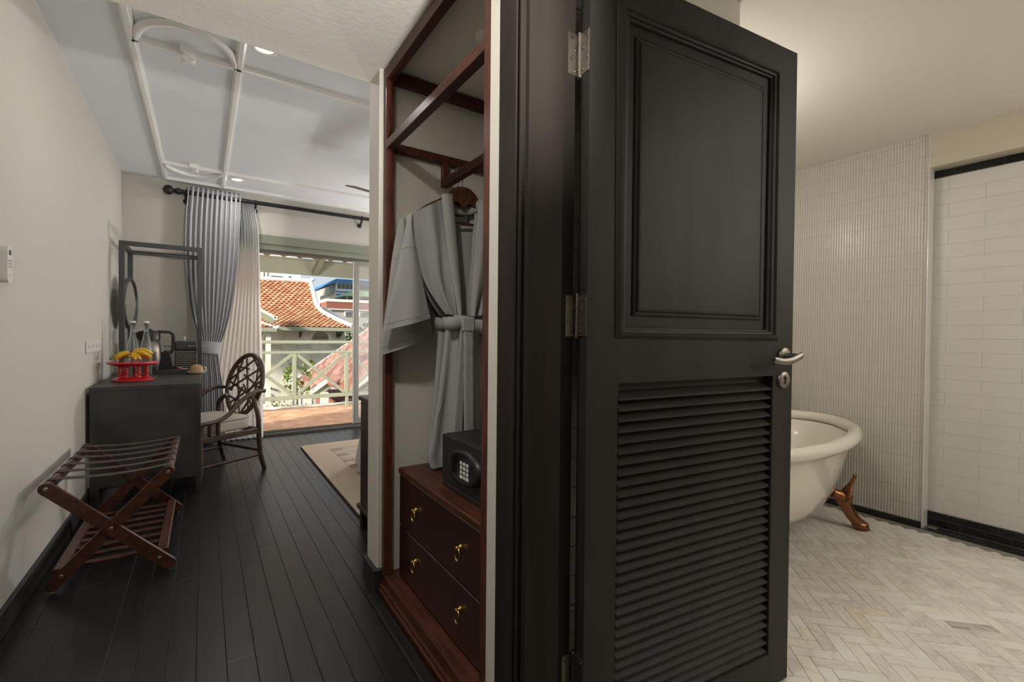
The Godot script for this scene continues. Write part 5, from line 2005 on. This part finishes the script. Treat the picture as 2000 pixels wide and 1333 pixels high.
func tiles_on(g, m, rows, cols, at, along, down, up, w, h):  # overlapping pointed roof tiles on a slope, joined
	for r in rows:
		for c in cols:
			var o = at.call(r, c)
			if o == null: continue
			var U = along
			var D = down.call(r)
			var N = U.cross(D).normalized()
			if N.y < 0.0: N = -N
			var p = [o - U * w * 0.48, o + U * w * 0.48, o + U * w * 0.48 + D * h * 0.62, o + D * h * 1.12, o - U * w * 0.48 + D * h * 0.62]
			var q = []
			for i in 5: q.append(p[i] + N * (0.004 if i < 2 else 0.030))
			var b = []
			for i in 5: b.append(p[i] + N * (-0.014 if i < 2 else 0.010))
			g.tof(q[0], q[1], q[2], o - N)
			g.tof(q[0], q[2], q[3], o - N)
			g.tof(q[0], q[3], q[4], o - N)
			for i in [1, 2, 3, 4]:
				g.qo(q[i], q[(i + 1) % 5], b[(i + 1) % 5], b[i], o)

func outside():
	var g
	g = G.new()
	g.bb(-60, 90, -4.3, -4.0, -8, -160)
	struct("ground", g, M.lawn, "distant yard ground between the houses outside", "ground")
	# cream house with hipped tiled roof
	var h = thing("house", "cream colonial house with steep orange tiled roof across the yard", "house")
	g = G.new()
	g.bb(-3.0, 3.97, -4.0, 1.30, -16.0, -21.5)
	put("walls", g, M.facade, h)
	var prof = [Vector2(1.30, -15.30), Vector2(1.60, -16.10), Vector2(1.94, -16.80), Vector2(2.50, -17.50), Vector2(2.96, -18.15)]  # y, z from eave to ridge
	var edge_x = [4.06, 3.63, 3.30, 3.27, 3.29]
	g = G.new()
	var rows = []
	for i in 5: rows.append([Vector3(-3.6, prof[i].x - 0.02, prof[i].y), Vector3(edge_x[i], prof[i].x - 0.02, prof[i].y)])
	g.shell(rows, Vector3(0, -0.05, 0))
	rows = []
	for i in 5: rows.append([Vector3(edge_x[i], prof[i].x - 0.02, prof[i].y), Vector3(edge_x[i] + 0.02, prof[i].x - 0.02, -21.0 if i < 2 else -20.6)])
	g.shell(rows, Vector3(0, -0.05, 0))
	put("roof_deck", g, M.far_brick, h)
	var pts = []
	for p in prof: pts.append(p)
	var sp = smooth_pts(pts, 8)
	var ex = smooth_pts(edge_x.map(func(v): return Vector2(v, 0)), 8)
	var tot = 0.0
	for i in sp.size() - 1: tot += sp[i].distance_to(sp[i + 1])
	var nr = 27
	for kind in 3:
		var gg = G.new()
		tiles_on(gg, null, nr, 44, func(r, c):
			if (c * 7 + r * 5 + (c * r) % 4) % 3 != kind: return null
			var v = 1.0 - (r + 0.0) / nr
			var p = edge(sp, v)
			var xe = edge(ex, 1.0).x
			var best = 1e9
			for i in sp.size():
				if absf(sp[i].y - p.y) < best:
					best = absf(sp[i].y - p.y)
					xe = ex[i].x
			var x = 4.05 - c * 0.155 - (0.0775 if r % 2 else 0.0)
			if x > xe - 0.06: return null
			return Vector3(x, p.x, p.y), Vector3(1, 0, 0), func(r):
				var v = 1.0 - (r + 0.0) / nr
				var a = edge(sp, v)
				var b = edge(sp, maxf(0.0, v - 0.03))
				return Vector3(0, b.x - a.x, b.y - a.y).normalized(), Vector3.UP, 0.155, tot / nr)
		var o = put("roof_tiles", gg, M["roof%d" % kind], h)
		o.set_meta("kind", "stuff")
	g = G.new()
	var hp = []
	for i in range(sp.size() - 1, -1, -1): hp.append(Vector3(ex[i].x, sp[i].x + 0.04, sp[i].y))
	g.tube(hp, 0.075, 8)
	g.tube([Vector3(-3.6, 3.02, -18.15), Vector3(1.2, 2.98, -18.15), Vector3(3.29, 3.02, -18.15), Vector3(3.36, 3.12, -18.15)], 0.085, 8)
	g.tube([Vector3(3.55, 2.02, -17.4), Vector3(4.35, 1.50, -17.2)], 0.07, 8)
	put("ridge_cap", g, M.trim_white, h)
	g = G.new()
	g.bb(-3.6, 4.08, 1.17, 1.29, -15.28, -15.36, 0.01)
	g.bb(4.0, 4.08, 1.17, 1.29, -15.36, -20.9, 0.01)
	g.bb(-3.6, 4.0, 1.16, 1.20, -15.36, -16.0)
	put("eaves_board", g, M.sage_out, h)
	# arched window with louvred leaves
	g = G.new()
	var arch = func(x0, x1, y0, ys, yt, n):
		var q = [Vector2(x0, y0)]
		for i in n + 1:
			var w = PI - PI * i / n
			q.append(Vector2((x0 + x1) * 0.5 + (x1 - x0) * 0.5 * cos(w), ys + (yt - ys) * sin(w)))
		q.append(Vector2(x1, y0))
		return q
	g.prism(arch.call(2.94, 3.45, 0.88, 0.99, 1.16, 14), 0.04, Transform3D(Basis(), Vector3(0, 0, -16.0)))
	var wn = put("arched_window", g, M.sage_out, h)
	for k in 2:
		g = G.new()
		g.bb(2.99 + k * 0.22, 3.18 + k * 0.22, 0.935, 0.985, -15.97, -15.95, 0.004)
		put("pane", g, M.far_window, wn)
	g = G.new()
	var oa = arch.call(2.86, 3.53, 0.98, 1.0, 1.25, 14)
	var ia = arch.call(2.95, 3.44, 0.98, 0.99, 1.165, 14)
	var ringp = []
	for p in oa: ringp.append(p)
	ia.reverse()
	for p in ia: ringp.append(p)
	g.prism(ringp, 0.06, Transform3D(Basis(), Vector3(0, 0, -16.0)))
	put("arch_moulding", g, M.facade, h)
	for q in [[2.05, 2.43]]:
		g = G.new()
		g.prism(arch.call(q[0], q[1], 0.74, 0.88, 1.03, 12), 0.035, Transform3D(Basis(), Vector3(0, 0, -16.0)))
		g.prism(arch.call(q[0] + 0.08, q[1] - 0.08, 0.76, 0.87, 0.96, 12), 0.055, Transform3D(Basis(), Vector3(0, 0, -16.0)))
		put("blind_niche", g, M.facade, h)
	g = G.new()
	g.prism(arch.call(1.40, 1.80, -1.05, -0.92, -0.75, 12), 0.04, Transform3D(Basis(), Vector3(0, 0, -16.0)))
	put("arched_window", g, M.far_grey, h)
	for y in [0.615, 0.69]:
		for q in [[1.0, 2.10], [2.45, 2.91], [3.50, 3.82]]:
			g = G.new()
			g.bb(q[0], q[1], y, y + 0.016, -16.0, -15.965, 0.004)
			put("string_course", g, M.far_grey, h)
	for x in [2.36, 2.60, 2.93, 3.46, 3.80]:
		g = G.new()
		g.bb(x - 0.012, x + 0.012, -4.0, 0.60, -16.0, -15.975)
		put("pilaster_edge", g, M.facade, h)
	for x in [2.58, 3.72, 3.80]:
		g = G.new()
		g.bar(Vector3(x, 1.18, -15.55), Vector3(x, 0.98, -15.97), 0.03, 0.03)
		g.bb(x - 0.015, x + 0.015, 0.95, 1.18, -15.99, -15.96)
		put("eaves_strut", g, M.far_dark, h)
	g = G.new()
	g.ball(Vector3(1.74, -0.63, -15.93), Vector3(0.05, 0.04, 0.05), 8, 6)
	put("wall_lamp", g, M.far_dark, h)
	# porch roof in front, at its corner
	var pr = thing("porch_roof", "small orange tiled porch roof beside the cream house", "roof")
	g = G.new()
	g.shell([[Vector3(-1.2, 1.45, -15.2), Vector3(1.25, 1.45, -15.2)], [Vector3(-1.2, 1.26, -14.5), Vector3(1.72, 1.26, -14.5)]], Vector3(0, -0.05, 0))
	put("deck", g, M.far_brick, pr)
	g = G.new()
	tiles_on(g, null, 6, 20, func(r, c):
		var v = r / 6.0
		var x = 1.66 - c * 0.155 - (0.0775 if r % 2 else 0.0)
		if x > lerpf(1.20, 1.66, v): return null
		return Vector3(x, lerpf(1.46, 1.27, v), lerpf(-15.2, -14.5, v)), Vector3(1, 0, 0), func(_r): return Vector3(0, -0.19, 0.7).normalized(), Vector3.UP, 0.155, 0.12)
	var ts = put("roof_tiles", g, M.roof0, pr)
	ts.set_meta("kind", "stuff")
	g = G.new()
	g.tube([Vector3(1.0, 1.56, -15.3), Vector3(1.30, 1.42, -15.0), Vector3(1.72, 1.24, -14.48), Vector3(1.79, 1.30, -14.42)], 0.05, 8)
	put("hip_cap", g, M.trim_white, pr)
	g = G.new()
	g.bb(-1.2, 1.74, 1.13, 1.25, -14.44, -14.52, 0.008)
	g.bb(1.66, 1.74, 1.13, 1.25, -14.52, -15.9, 0.008)
	put("eaves_board", g, M.sage_out, pr)
	g = G.new()
	g.bar(Vector3(1.45, 1.13, -14.6), Vector3(1.45, 0.85, -15.4), 0.03, 0.03)
	g.bb(1.48, 1.60, -4.0, 1.13, -14.62, -14.74)
	put("support", g, M.facade, pr)
	var gb = thing("dormer_roof", "white edged gable verge rising above the small porch roof", "roof")
	g = G.new()
	g.bar(Vector3(0.6, 2.10, -14.9), Vector3(1.72, 1.43, -14.9), 0.10, 0.16, Vector3.UP, 0.01)
	put("barge_board", g, M.sage_out, gb)
	g = G.new()
	g.bar(Vector3(0.6, 2.21, -14.9), Vector3(1.76, 1.53, -14.9), 0.14, 0.07, Vector3.UP, 0.01)
	g.bb(1.70, 1.80, 1.48, 1.58, -14.83, -14.97, 0.01)
	put("verge_cap", g, M.trim_white, gb)
	# brown roof to the side
	var b = thing("side_house", "low house with brown tiled roof and white verges below the balcony railing", "house")
	var ys = func(x): return -0.057 + (x - 1.875) * 0.723
	g = G.new()
	var U = Vector3(0, 0, 1)
	var dn = Vector3(-1, -0.723, 0).normalized()
	rows = [[Vector3(1.875, ys.call(1.875), -12.0), Vector3(4.6, ys.call(4.6), -12.0)], [Vector3(1.83, ys.call(1.83), -9.86), Vector3(4.6, ys.call(4.6), -9.86)]]
	g.shell(rows, Vector3(0, -0.05, 0))
	rows = [[Vector3(2.10, ys.call(2.10), -9.86), Vector3(4.6, ys.call(4.6), -9.86)], [Vector3(2.10, ys.call(2.10), -8.0), Vector3(4.6, ys.call(4.6), -8.0)]]
	g.shell(rows, Vector3(0, -0.05, 0))
	g.bb(2.3, 6.0, -4.0, -0.3, -12.0, -9.95)
	put("roof_deck", g, M.far_brick, b)
	for kind in 3:
		g = G.new()
		for r in 26:
			for c in 20:
				if (r * 5 + c * 7 + (r * c) % 5) % 3 != kind: continue
				var x = 4.55 - r * 0.105
				var z = -11.9 + c * 0.205
				if x < 1.86: continue
				if z > -9.95 and x < 2.16: continue
				if z > -8.05: continue
				var o = Vector3(x, ys.call(x) + 0.035, z)
				var N = Vector3(-0.723, 1, 0).normalized()
				var Bs = Basis(U, N, dn)
				g.box(o + dn * 0.05, Vector3(0.190, 0.035, 0.135), 0.01, Basis(U, (N + dn * 0.34).normalized(), U.cross((N + dn * 0.34).normalized())))
		var o2 = put("roof_tiles", g, M["brown%d" % kind], b)
		o2.set_meta("kind", "stuff")
	g = G.new()
	for q in [[1.80, 4.6, -12.05], [1.78, 2.12, -9.86], [2.10, 4.6, -8.0]]:
		g = G.new()
		g.bar(Vector3(q[0], ys.call(q[0]) + 0.02, q[2]), Vector3(q[1], ys.call(q[1]) + 0.02, q[2]), 0.09, 0.07)
		put("verge_cap", g, M.trim_white, b)
	for q in [[1.80, 2.20, -9.88], [2.12, 4.6, -8.02]]:
		g = G.new()
		g.bar(Vector3(q[0], ys.call(q[0]) - 0.09, q[2]), Vector3(q[1], ys.call(q[1]) - 0.09, q[2]), 0.05, 0.15)
		put("barge_board", g, M.sage_out, b)
	g = G.new()
	g.bb(1.98, 2.12, -4.0, -0.10, -9.9, -9.78)
	put("column", g, M.trim_white, b)
	g = G.new()
	g.bb(2.3, 4.2, -1.6, -0.30, -9.95, -9.9)
	put("dark_opening", g, M.far_dark, b)
	# far buildings
	var w = thing("white_building", "plain white building rising behind the orange roof", "building")
	g = G.new()
	g.bb(-6.0, 5.20, -4.0, 9.0, -32.0, -40.0)
	put("walls", g, M.far_white, w)
	for q in [[3.50, 4.16, 4.42, 4.67], [4.50, 4.63, 4.58, 4.71], [4.80, 4.93, 4.44, 4.54]]:
		g = G.new()
		g.bb(q[0], q[1], q[2], q[3], -32.0, -31.96, 0.01)
		put("window", g, M.far_window, w)
	g = G.new()
	g.tube([Vector3(3.12, 4.2, -31.9), Vector3(3.12, 9.0, -31.9)], 0.03, 6)
	put("downpipe", g, M.far_dark, w)
	var bl = thing("blue_building", "distant white and blue office block with window bands", "building")
	g = G.new()
	g.bb(9.68, 16.0, -4.0, 5.62, -42.0, -52.0)
	put("walls", g, M.far_white, bl)
	g = G.new()
	g.prism([Vector2(8.98, 5.40), Vector2(9.66, 5.90), Vector2(16.4, 5.98), Vector2(16.4, 5.64), Vector2(9.70, 5.58), Vector2(9.02, 5.32)], -10.0, Transform3D(Basis(), Vector3(0, 0, -41.8)))
	put("canopy", g, M.far_blue, bl)
	for q in [[4.47, 4.62], [4.60, 4.86], [3.85, 4.02]]:
		g = G.new()
		g.bb(9.64, 16.0, q[0] + (0.16 if q[0] == 4.60 else 0.0), q[1], -41.94, -42.0)
		put("band", g, M.far_blue, bl)
	for r in 2:
		for k in 9:
			g = G.new()
			g.bb(9.80 + k * 0.36, 10.10 + k * 0.36, [5.08, 4.06][r], [5.50, 4.40][r], -41.95, -42.0)
			put("window", g, M.far_window, bl)
	g = G.new()
	g.prism([Vector2(9.20, 4.60), Vector2(9.66, 4.90), Vector2(9.66, 5.56), Vector2(9.20, 5.32)], -6.0, Transform3D(Basis(), Vector3(0, 0, -42.4)))
	put("stair_tower", g, M.far_grey, bl)
	var gr = thing("pavilion", "distant open pavilion with pale green sheet roof", "pavilion")
	g = G.new()
	g.prism([Vector2(8.40, 3.82), Vector2(9.05, 4.20), Vector2(12.5, 4.30), Vector2(13.0, 3.90)], -4.0, Transform3D(Basis(), Vector3(0, 0, -34.0)))
	put("roof", g, M.far_green, gr)
	g = G.new()
	for k in 5: g.bb(8.66 + k * 0.9, 8.74 + k * 0.9, 2.5, 3.86, -34.3, -34.4)
	g.bb(8.5, 13.0, -4.0, 3.3, -34.6, -37.8)
	put("frame", g, M.far_grey, gr)
	var br = thing("brick_roof_building", "distant grey building with long dark red tiled roof face", "building")
	g = G.new()
	g.bb(5.98, 14.0, -4.0, 2.55, -28.05, -34.0)
	put("walls", g, M.far_grey, br)
	g = G.new()
	g.bb(5.92, 14.0, 2.56, 2.95, -28.0, -33.0, 0.02)
	put("roof_face", g, M.far_brick, br)
	g = G.new()
	g.bb(5.90, 14.0, 2.95, 3.12, -27.95, -33.0, 0.02)
	g.bb(5.90, 14.0, 2.48, 2.55, -27.9, -28.1, 0.02)
	put("parapet", g, M.far_white, br)
	for q in [6.95, 7.8, 8.7, 9.6]:
		g = G.new()
		g.bb(q, q + 0.42, 2.14, 2.43, -28.05, -27.98, 0.01)
		var wf = put("window", g, M.far_white, br)
		g = G.new()
		g.bb(q + 0.05, q + 0.20, 2.17, 2.40, -27.98, -27.96)
		g.bb(q + 0.23, q + 0.38, 2.17, 2.40, -27.98, -27.96)
		put("pane", g, M.far_window, wf)
	var lw = thing("annex", "distant pale stepped annex beside the dark red roof", "building")
	g = G.new()
	g.bb(5.35, 5.88, -4.0, 2.95, -29.5, -31.5)
	g.bb(4.9, 5.35, -4.0, 2.55, -29.2, -31.5)
	put("walls", g, M.far_white, lw)
	greenery()

func leafy(par, pts_fn, n, size, seed_, nm = "foliage"):
	rng.seed = seed_
	var gs = [G.new(), G.new(), G.new()]
	for i in n:
		var p = pts_fn.call(i)
		var q = gs[rng.randi() % 3]
		var B = Basis.from_euler(Vector3(rng.randf_range(-1.2, 1.2), rng.randf() * TAU, rng.randf_range(-1.0, 1.0)))
		var s = size * rng.randf_range(0.7, 1.25)
		var a = p + B * Vector3(0, 0, -0.5) * s
		var b = p + B * Vector3(0.30, 0.04, -0.05) * s
		var c = p + B * Vector3(0, -0.02, 0.55) * s
		var d = p + B * Vector3(-0.30, 0.04, -0.05) * s
		q.tri(a, c, b)
		q.tri(a, d, c)
	for k in 3:
		var o = put(nm, gs[k], M["leaf%d" % k], par)
		o.set_meta("kind", "stuff")

func greenery():
	var t = thing("tree", "leafy young tree reaching up in front of the balcony railing", "tree")
	var g = G.new()
	g.tube([Vector3(1.40, -4.0, -8.8), Vector3(1.39, -0.3, -8.8), Vector3(1.37, 0.15, -8.8), Vector3(1.36, 0.45, -8.8), Vector3(1.40, 0.72, -8.85)], [0.03, 0.016, 0.012, 0.009, 0.004], 8)
	g.tube([Vector3(1.37, 0.3, -8.8), Vector3(1.26, 0.55, -8.8), Vector3(1.19, 0.72, -8.8), Vector3(1.12, 0.84, -8.8), Vector3(1.11, 0.93, -8.8)], [0.008, 0.006, 0.005, 0.004, 0.003], 6)
	g.tube([Vector3(1.37, 0.2, -8.8), Vector3(1.50, 0.42, -8.8), Vector3(1.60, 0.62, -8.8)], [0.008, 0.006, 0.003], 6)
	put("trunk", g, M.bark, t)
	var cl = [[1.24, 0.44, 0.09, 0.10], [1.34, 0.50, 0.08, 0.06], [1.24, 0.33, 0.07, 0.06], [1.50, 0.46, 0.09, 0.07], [1.62, 0.58, 0.05, 0.06], [1.42, 0.22, 0.10, 0.08], [1.24, 0.14, 0.09, 0.08], [1.52, 0.10, 0.12, 0.08], [1.56, 0.36, 0.06, 0.05], [1.36, 0.02, 0.10, 0.05]]
	leafy(t, func(i):
		var c = cl[i % cl.size()]
		return Vector3(c[0] + rng.randfn(0.0, 0.5) * c[2], c[1] + rng.randfn(0.0, 0.5) * c[3], -8.8 + rng.randfn(0.0, 0.06)), 420, 0.060, 71)
	for k in 3:
		var c = [Vector3(1.08, -0.22, -8.6), Vector3(1.62, -0.30, -8.7), Vector3(2.62, -0.35, -8.9)][k]
		var b = thing("shrub", ["round green shrub top just beyond the balcony floor, under the crossed braces", "green shrub top beyond the balcony kerb, at the foot of the young tree", "sparse green shrub beyond the balcony, in front of the dark opening"][k], "shrub", c)
		g = G.new()
		g.tube([Vector3(0, -3.7, 0), Vector3(0.02, -0.1, 0), Vector3(0.0, 0.05, 0)], [0.03, 0.02, 0.008], 7)
		put("stem", g, M.bark, b)
		var sz = [Vector3(0.25, 0.13, 0.16), Vector3(0.14, 0.15, 0.12), Vector3(0.14, 0.16, 0.12)][k]
		leafy(b, func(_i): return Vector3(rng.randfn(0, 0.5) * sz.x, rng.randfn(0, 0.5) * sz.y, rng.randfn(0, 0.5) * sz.z), [420, 200, 110][k], 0.045, 80 + k)
	for k in 2:
		var c = [Vector3(6.1, 0.6, -20.0), Vector3(4.72, 0.5, -17.8)][k]
		var b = thing("tree", ["full green tree between the brown roof and the dark red roof", "dark green tree behind the corner of the cream house"][k], "tree", c)
		g = G.new()
		g.tube([Vector3(0, -4.6, 0), Vector3(0.05, 0.2, 0)], [0.14, 0.05], 8)
		put("trunk", g, M.bark, b)
		var sz = [Vector3(0.62, 0.95, 0.6), Vector3(0.42, 0.62, 0.4)][k]
		leafy(b, func(_i):
			var d = Vector3(rng.randfn(), rng.randfn(), rng.randfn()).normalized() * pow(rng.randf(), 0.4)
			return d * sz * Vector3(1.15, 1.15, 1.15), [1500, 800][k], 0.13, 90 + k)

func _ready():
	materials()
	camera_and_light()
	setting()
	lights()
	wardrobe()
	luggage_rack()
	desk()
	chair()
	curtains()
	bedroom()
	bathtub()
	balcony()
	outside()

func globe(at: Vector3, energy, label, color = c8(255, 243, 228)):
	var t = thing("globe_lamp", label, "lamp", at, 0.0, "opal globe lamps")
	var g = G.new()
	g.ball(Vector3.ZERO, Vector3(0.09, 0.09, 0.09), 20, 12)
	put("globe", g, M.shade_glow, t)
	g = G.new()
	g.tube([Vector3(0, 0.085, 0), Vector3(0, 2.28 - at.y, 0)], 0.006, 8)
	g.lathe([Vector2(0.001, 2.27 - at.y), Vector2(0.05, 2.27 - at.y), Vector2(0.05, 2.281 - at.y), Vector2(0.001, 2.281 - at.y)], 20)
	put("stem", g, M.brass, t)
	point(at, energy, color, 0.08)

func point(at, energy, color, size):
	var o = OmniLight3D.new()
	o.name = "lamp_light"
	o.position = at
	o.light_energy = energy
	o.light_color = color
	o.light_size = size
	o.omni_range = 14.0
	o.omni_attenuation = 2.0
	o.shadow_enabled = true
	add_child(o, true)

func lights():
	var dl = c8(255, 252, 246)
	downlight(Vector3(0.258, 2.535, -2.63), 0.4, "recessed downlight beside the edge of the low hall ceiling", 0.042, dl)
	downlight(Vector3(0.264, 2.535, -5.01), 0.3, "recessed downlight above the curtain rod", 0.042, dl)
	downlight(Vector3(1.9, 2.535, -3.3), 0.7, "recessed bedroom downlight over the bed foot, hidden by the wardrobe wall", 0.042, dl)
	downlight(Vector3(0.0, 2.213, -0.80), 1.25, "recessed hall downlight just in front of the bathroom door", 0.07, dl)
	downlight(Vector3(2.2, 2.281, 0.45), 0.85, "recessed bathroom downlight on the shower side", 0.07, dl)
	globe(Vector3(2.05, 1.98, -1.42), 0.34, "opal globe pendant over the bathtub, hidden by the open door", c8(255, 250, 244))
	globe(Vector3(2.9, 1.80, 1.0), 0.68, "opal globe pendant by the entrance end of the bathroom", c8(255, 252, 248))
	point(Vector3(2.7, 1.17, -5.1), 1.9, c8(252, 252, 255), 0.15)
	point(Vector3(3.6, 1.17, -2.55), 1.3, c8(252, 252, 255), 0.15)
	# lantern on the outer wall over the balcony door
	var ln = thing("wall_lantern", "small wall lantern outside, over the balcony doorway and hidden by its lintel", "lantern", Vector3(1.1, 2.36, -5.78))
	var lg = G.new()
	lg.tube([Vector3(0, 0.06, 0.13), Vector3(0, 0.08, 0.0), Vector3(0, 0.05, 0.0)], 0.008, 8)
	lg.lathe([Vector2(0.001, 0.06), Vector2(0.06, 0.05), Vector2(0.062, 0.045), Vector2(0.001, 0.045)], 16)
	put("cap", lg, M.black_metal, ln)
	lg = G.new()
	lg.ball(Vector3(0, 0, 0), Vector3(0.045, 0.045, 0.045), 16, 10)
	put("globe", lg, M.lamp_glow, ln)
	point(Vector3(1.1, 2.36, -5.78), 1.05, c8(255, 250, 240), 0.04)
	# adjustable wall spotlight that washes the low hall ceiling
	var w = thing("wall_spotlight", "small adjustable spotlight high on the hall wall beside the entrance", "spotlight", Vector3(0.54, 1.55, 0.30))
	var g = G.new()
	g.tube([Vector3(0.072, 0, 0), Vector3(0.0, 0, 0)], 0.012, 10)
	g.lathe([Vector2(0.001, -0.05), Vector2(0.032, -0.05), Vector2(0.036, 0.03), Vector2(0.030, 0.03), Vector2(0.028, 0.02), Vector2(0.001, 0.02)], 20, Transform3D(Basis(Quaternion(Vector3.UP, Vector3(-0.02, 0.46, -1).normalized())), Vector3.ZERO))
	put("head", g, M.brass, w)
	g = G.new()
	g.lathe([Vector2(0.001, 0.022), Vector2(0.026, 0.022), Vector2(0.026, 0.026), Vector2(0.001, 0.026)], 20, Transform3D(Basis(Quaternion(Vector3.UP, Vector3(-0.02, 0.46, -1).normalized())), Vector3.ZERO))
	put("lens", g, M.lamp_glow, w)
	var sp = SpotLight3D.new()
	sp.name = "wall_spot_light"
	sp.position = Vector3(0.54, 1.55, 0.30) + Vector3(-0.02, 0.46, -1).normalized() * 0.035
	sp.basis = Basis.looking_at(Vector3(-0.02, 0.46, -1))
	sp.spot_angle = 36.0
	sp.spot_angle_attenuation = 1.0
	sp.spot_range = 12.0
	sp.spot_attenuation = 2.0
	sp.light_energy = 5.2
	sp.light_color = dl
	sp.light_size = 0.03
	sp.shadow_enabled = true
	add_child(sp)
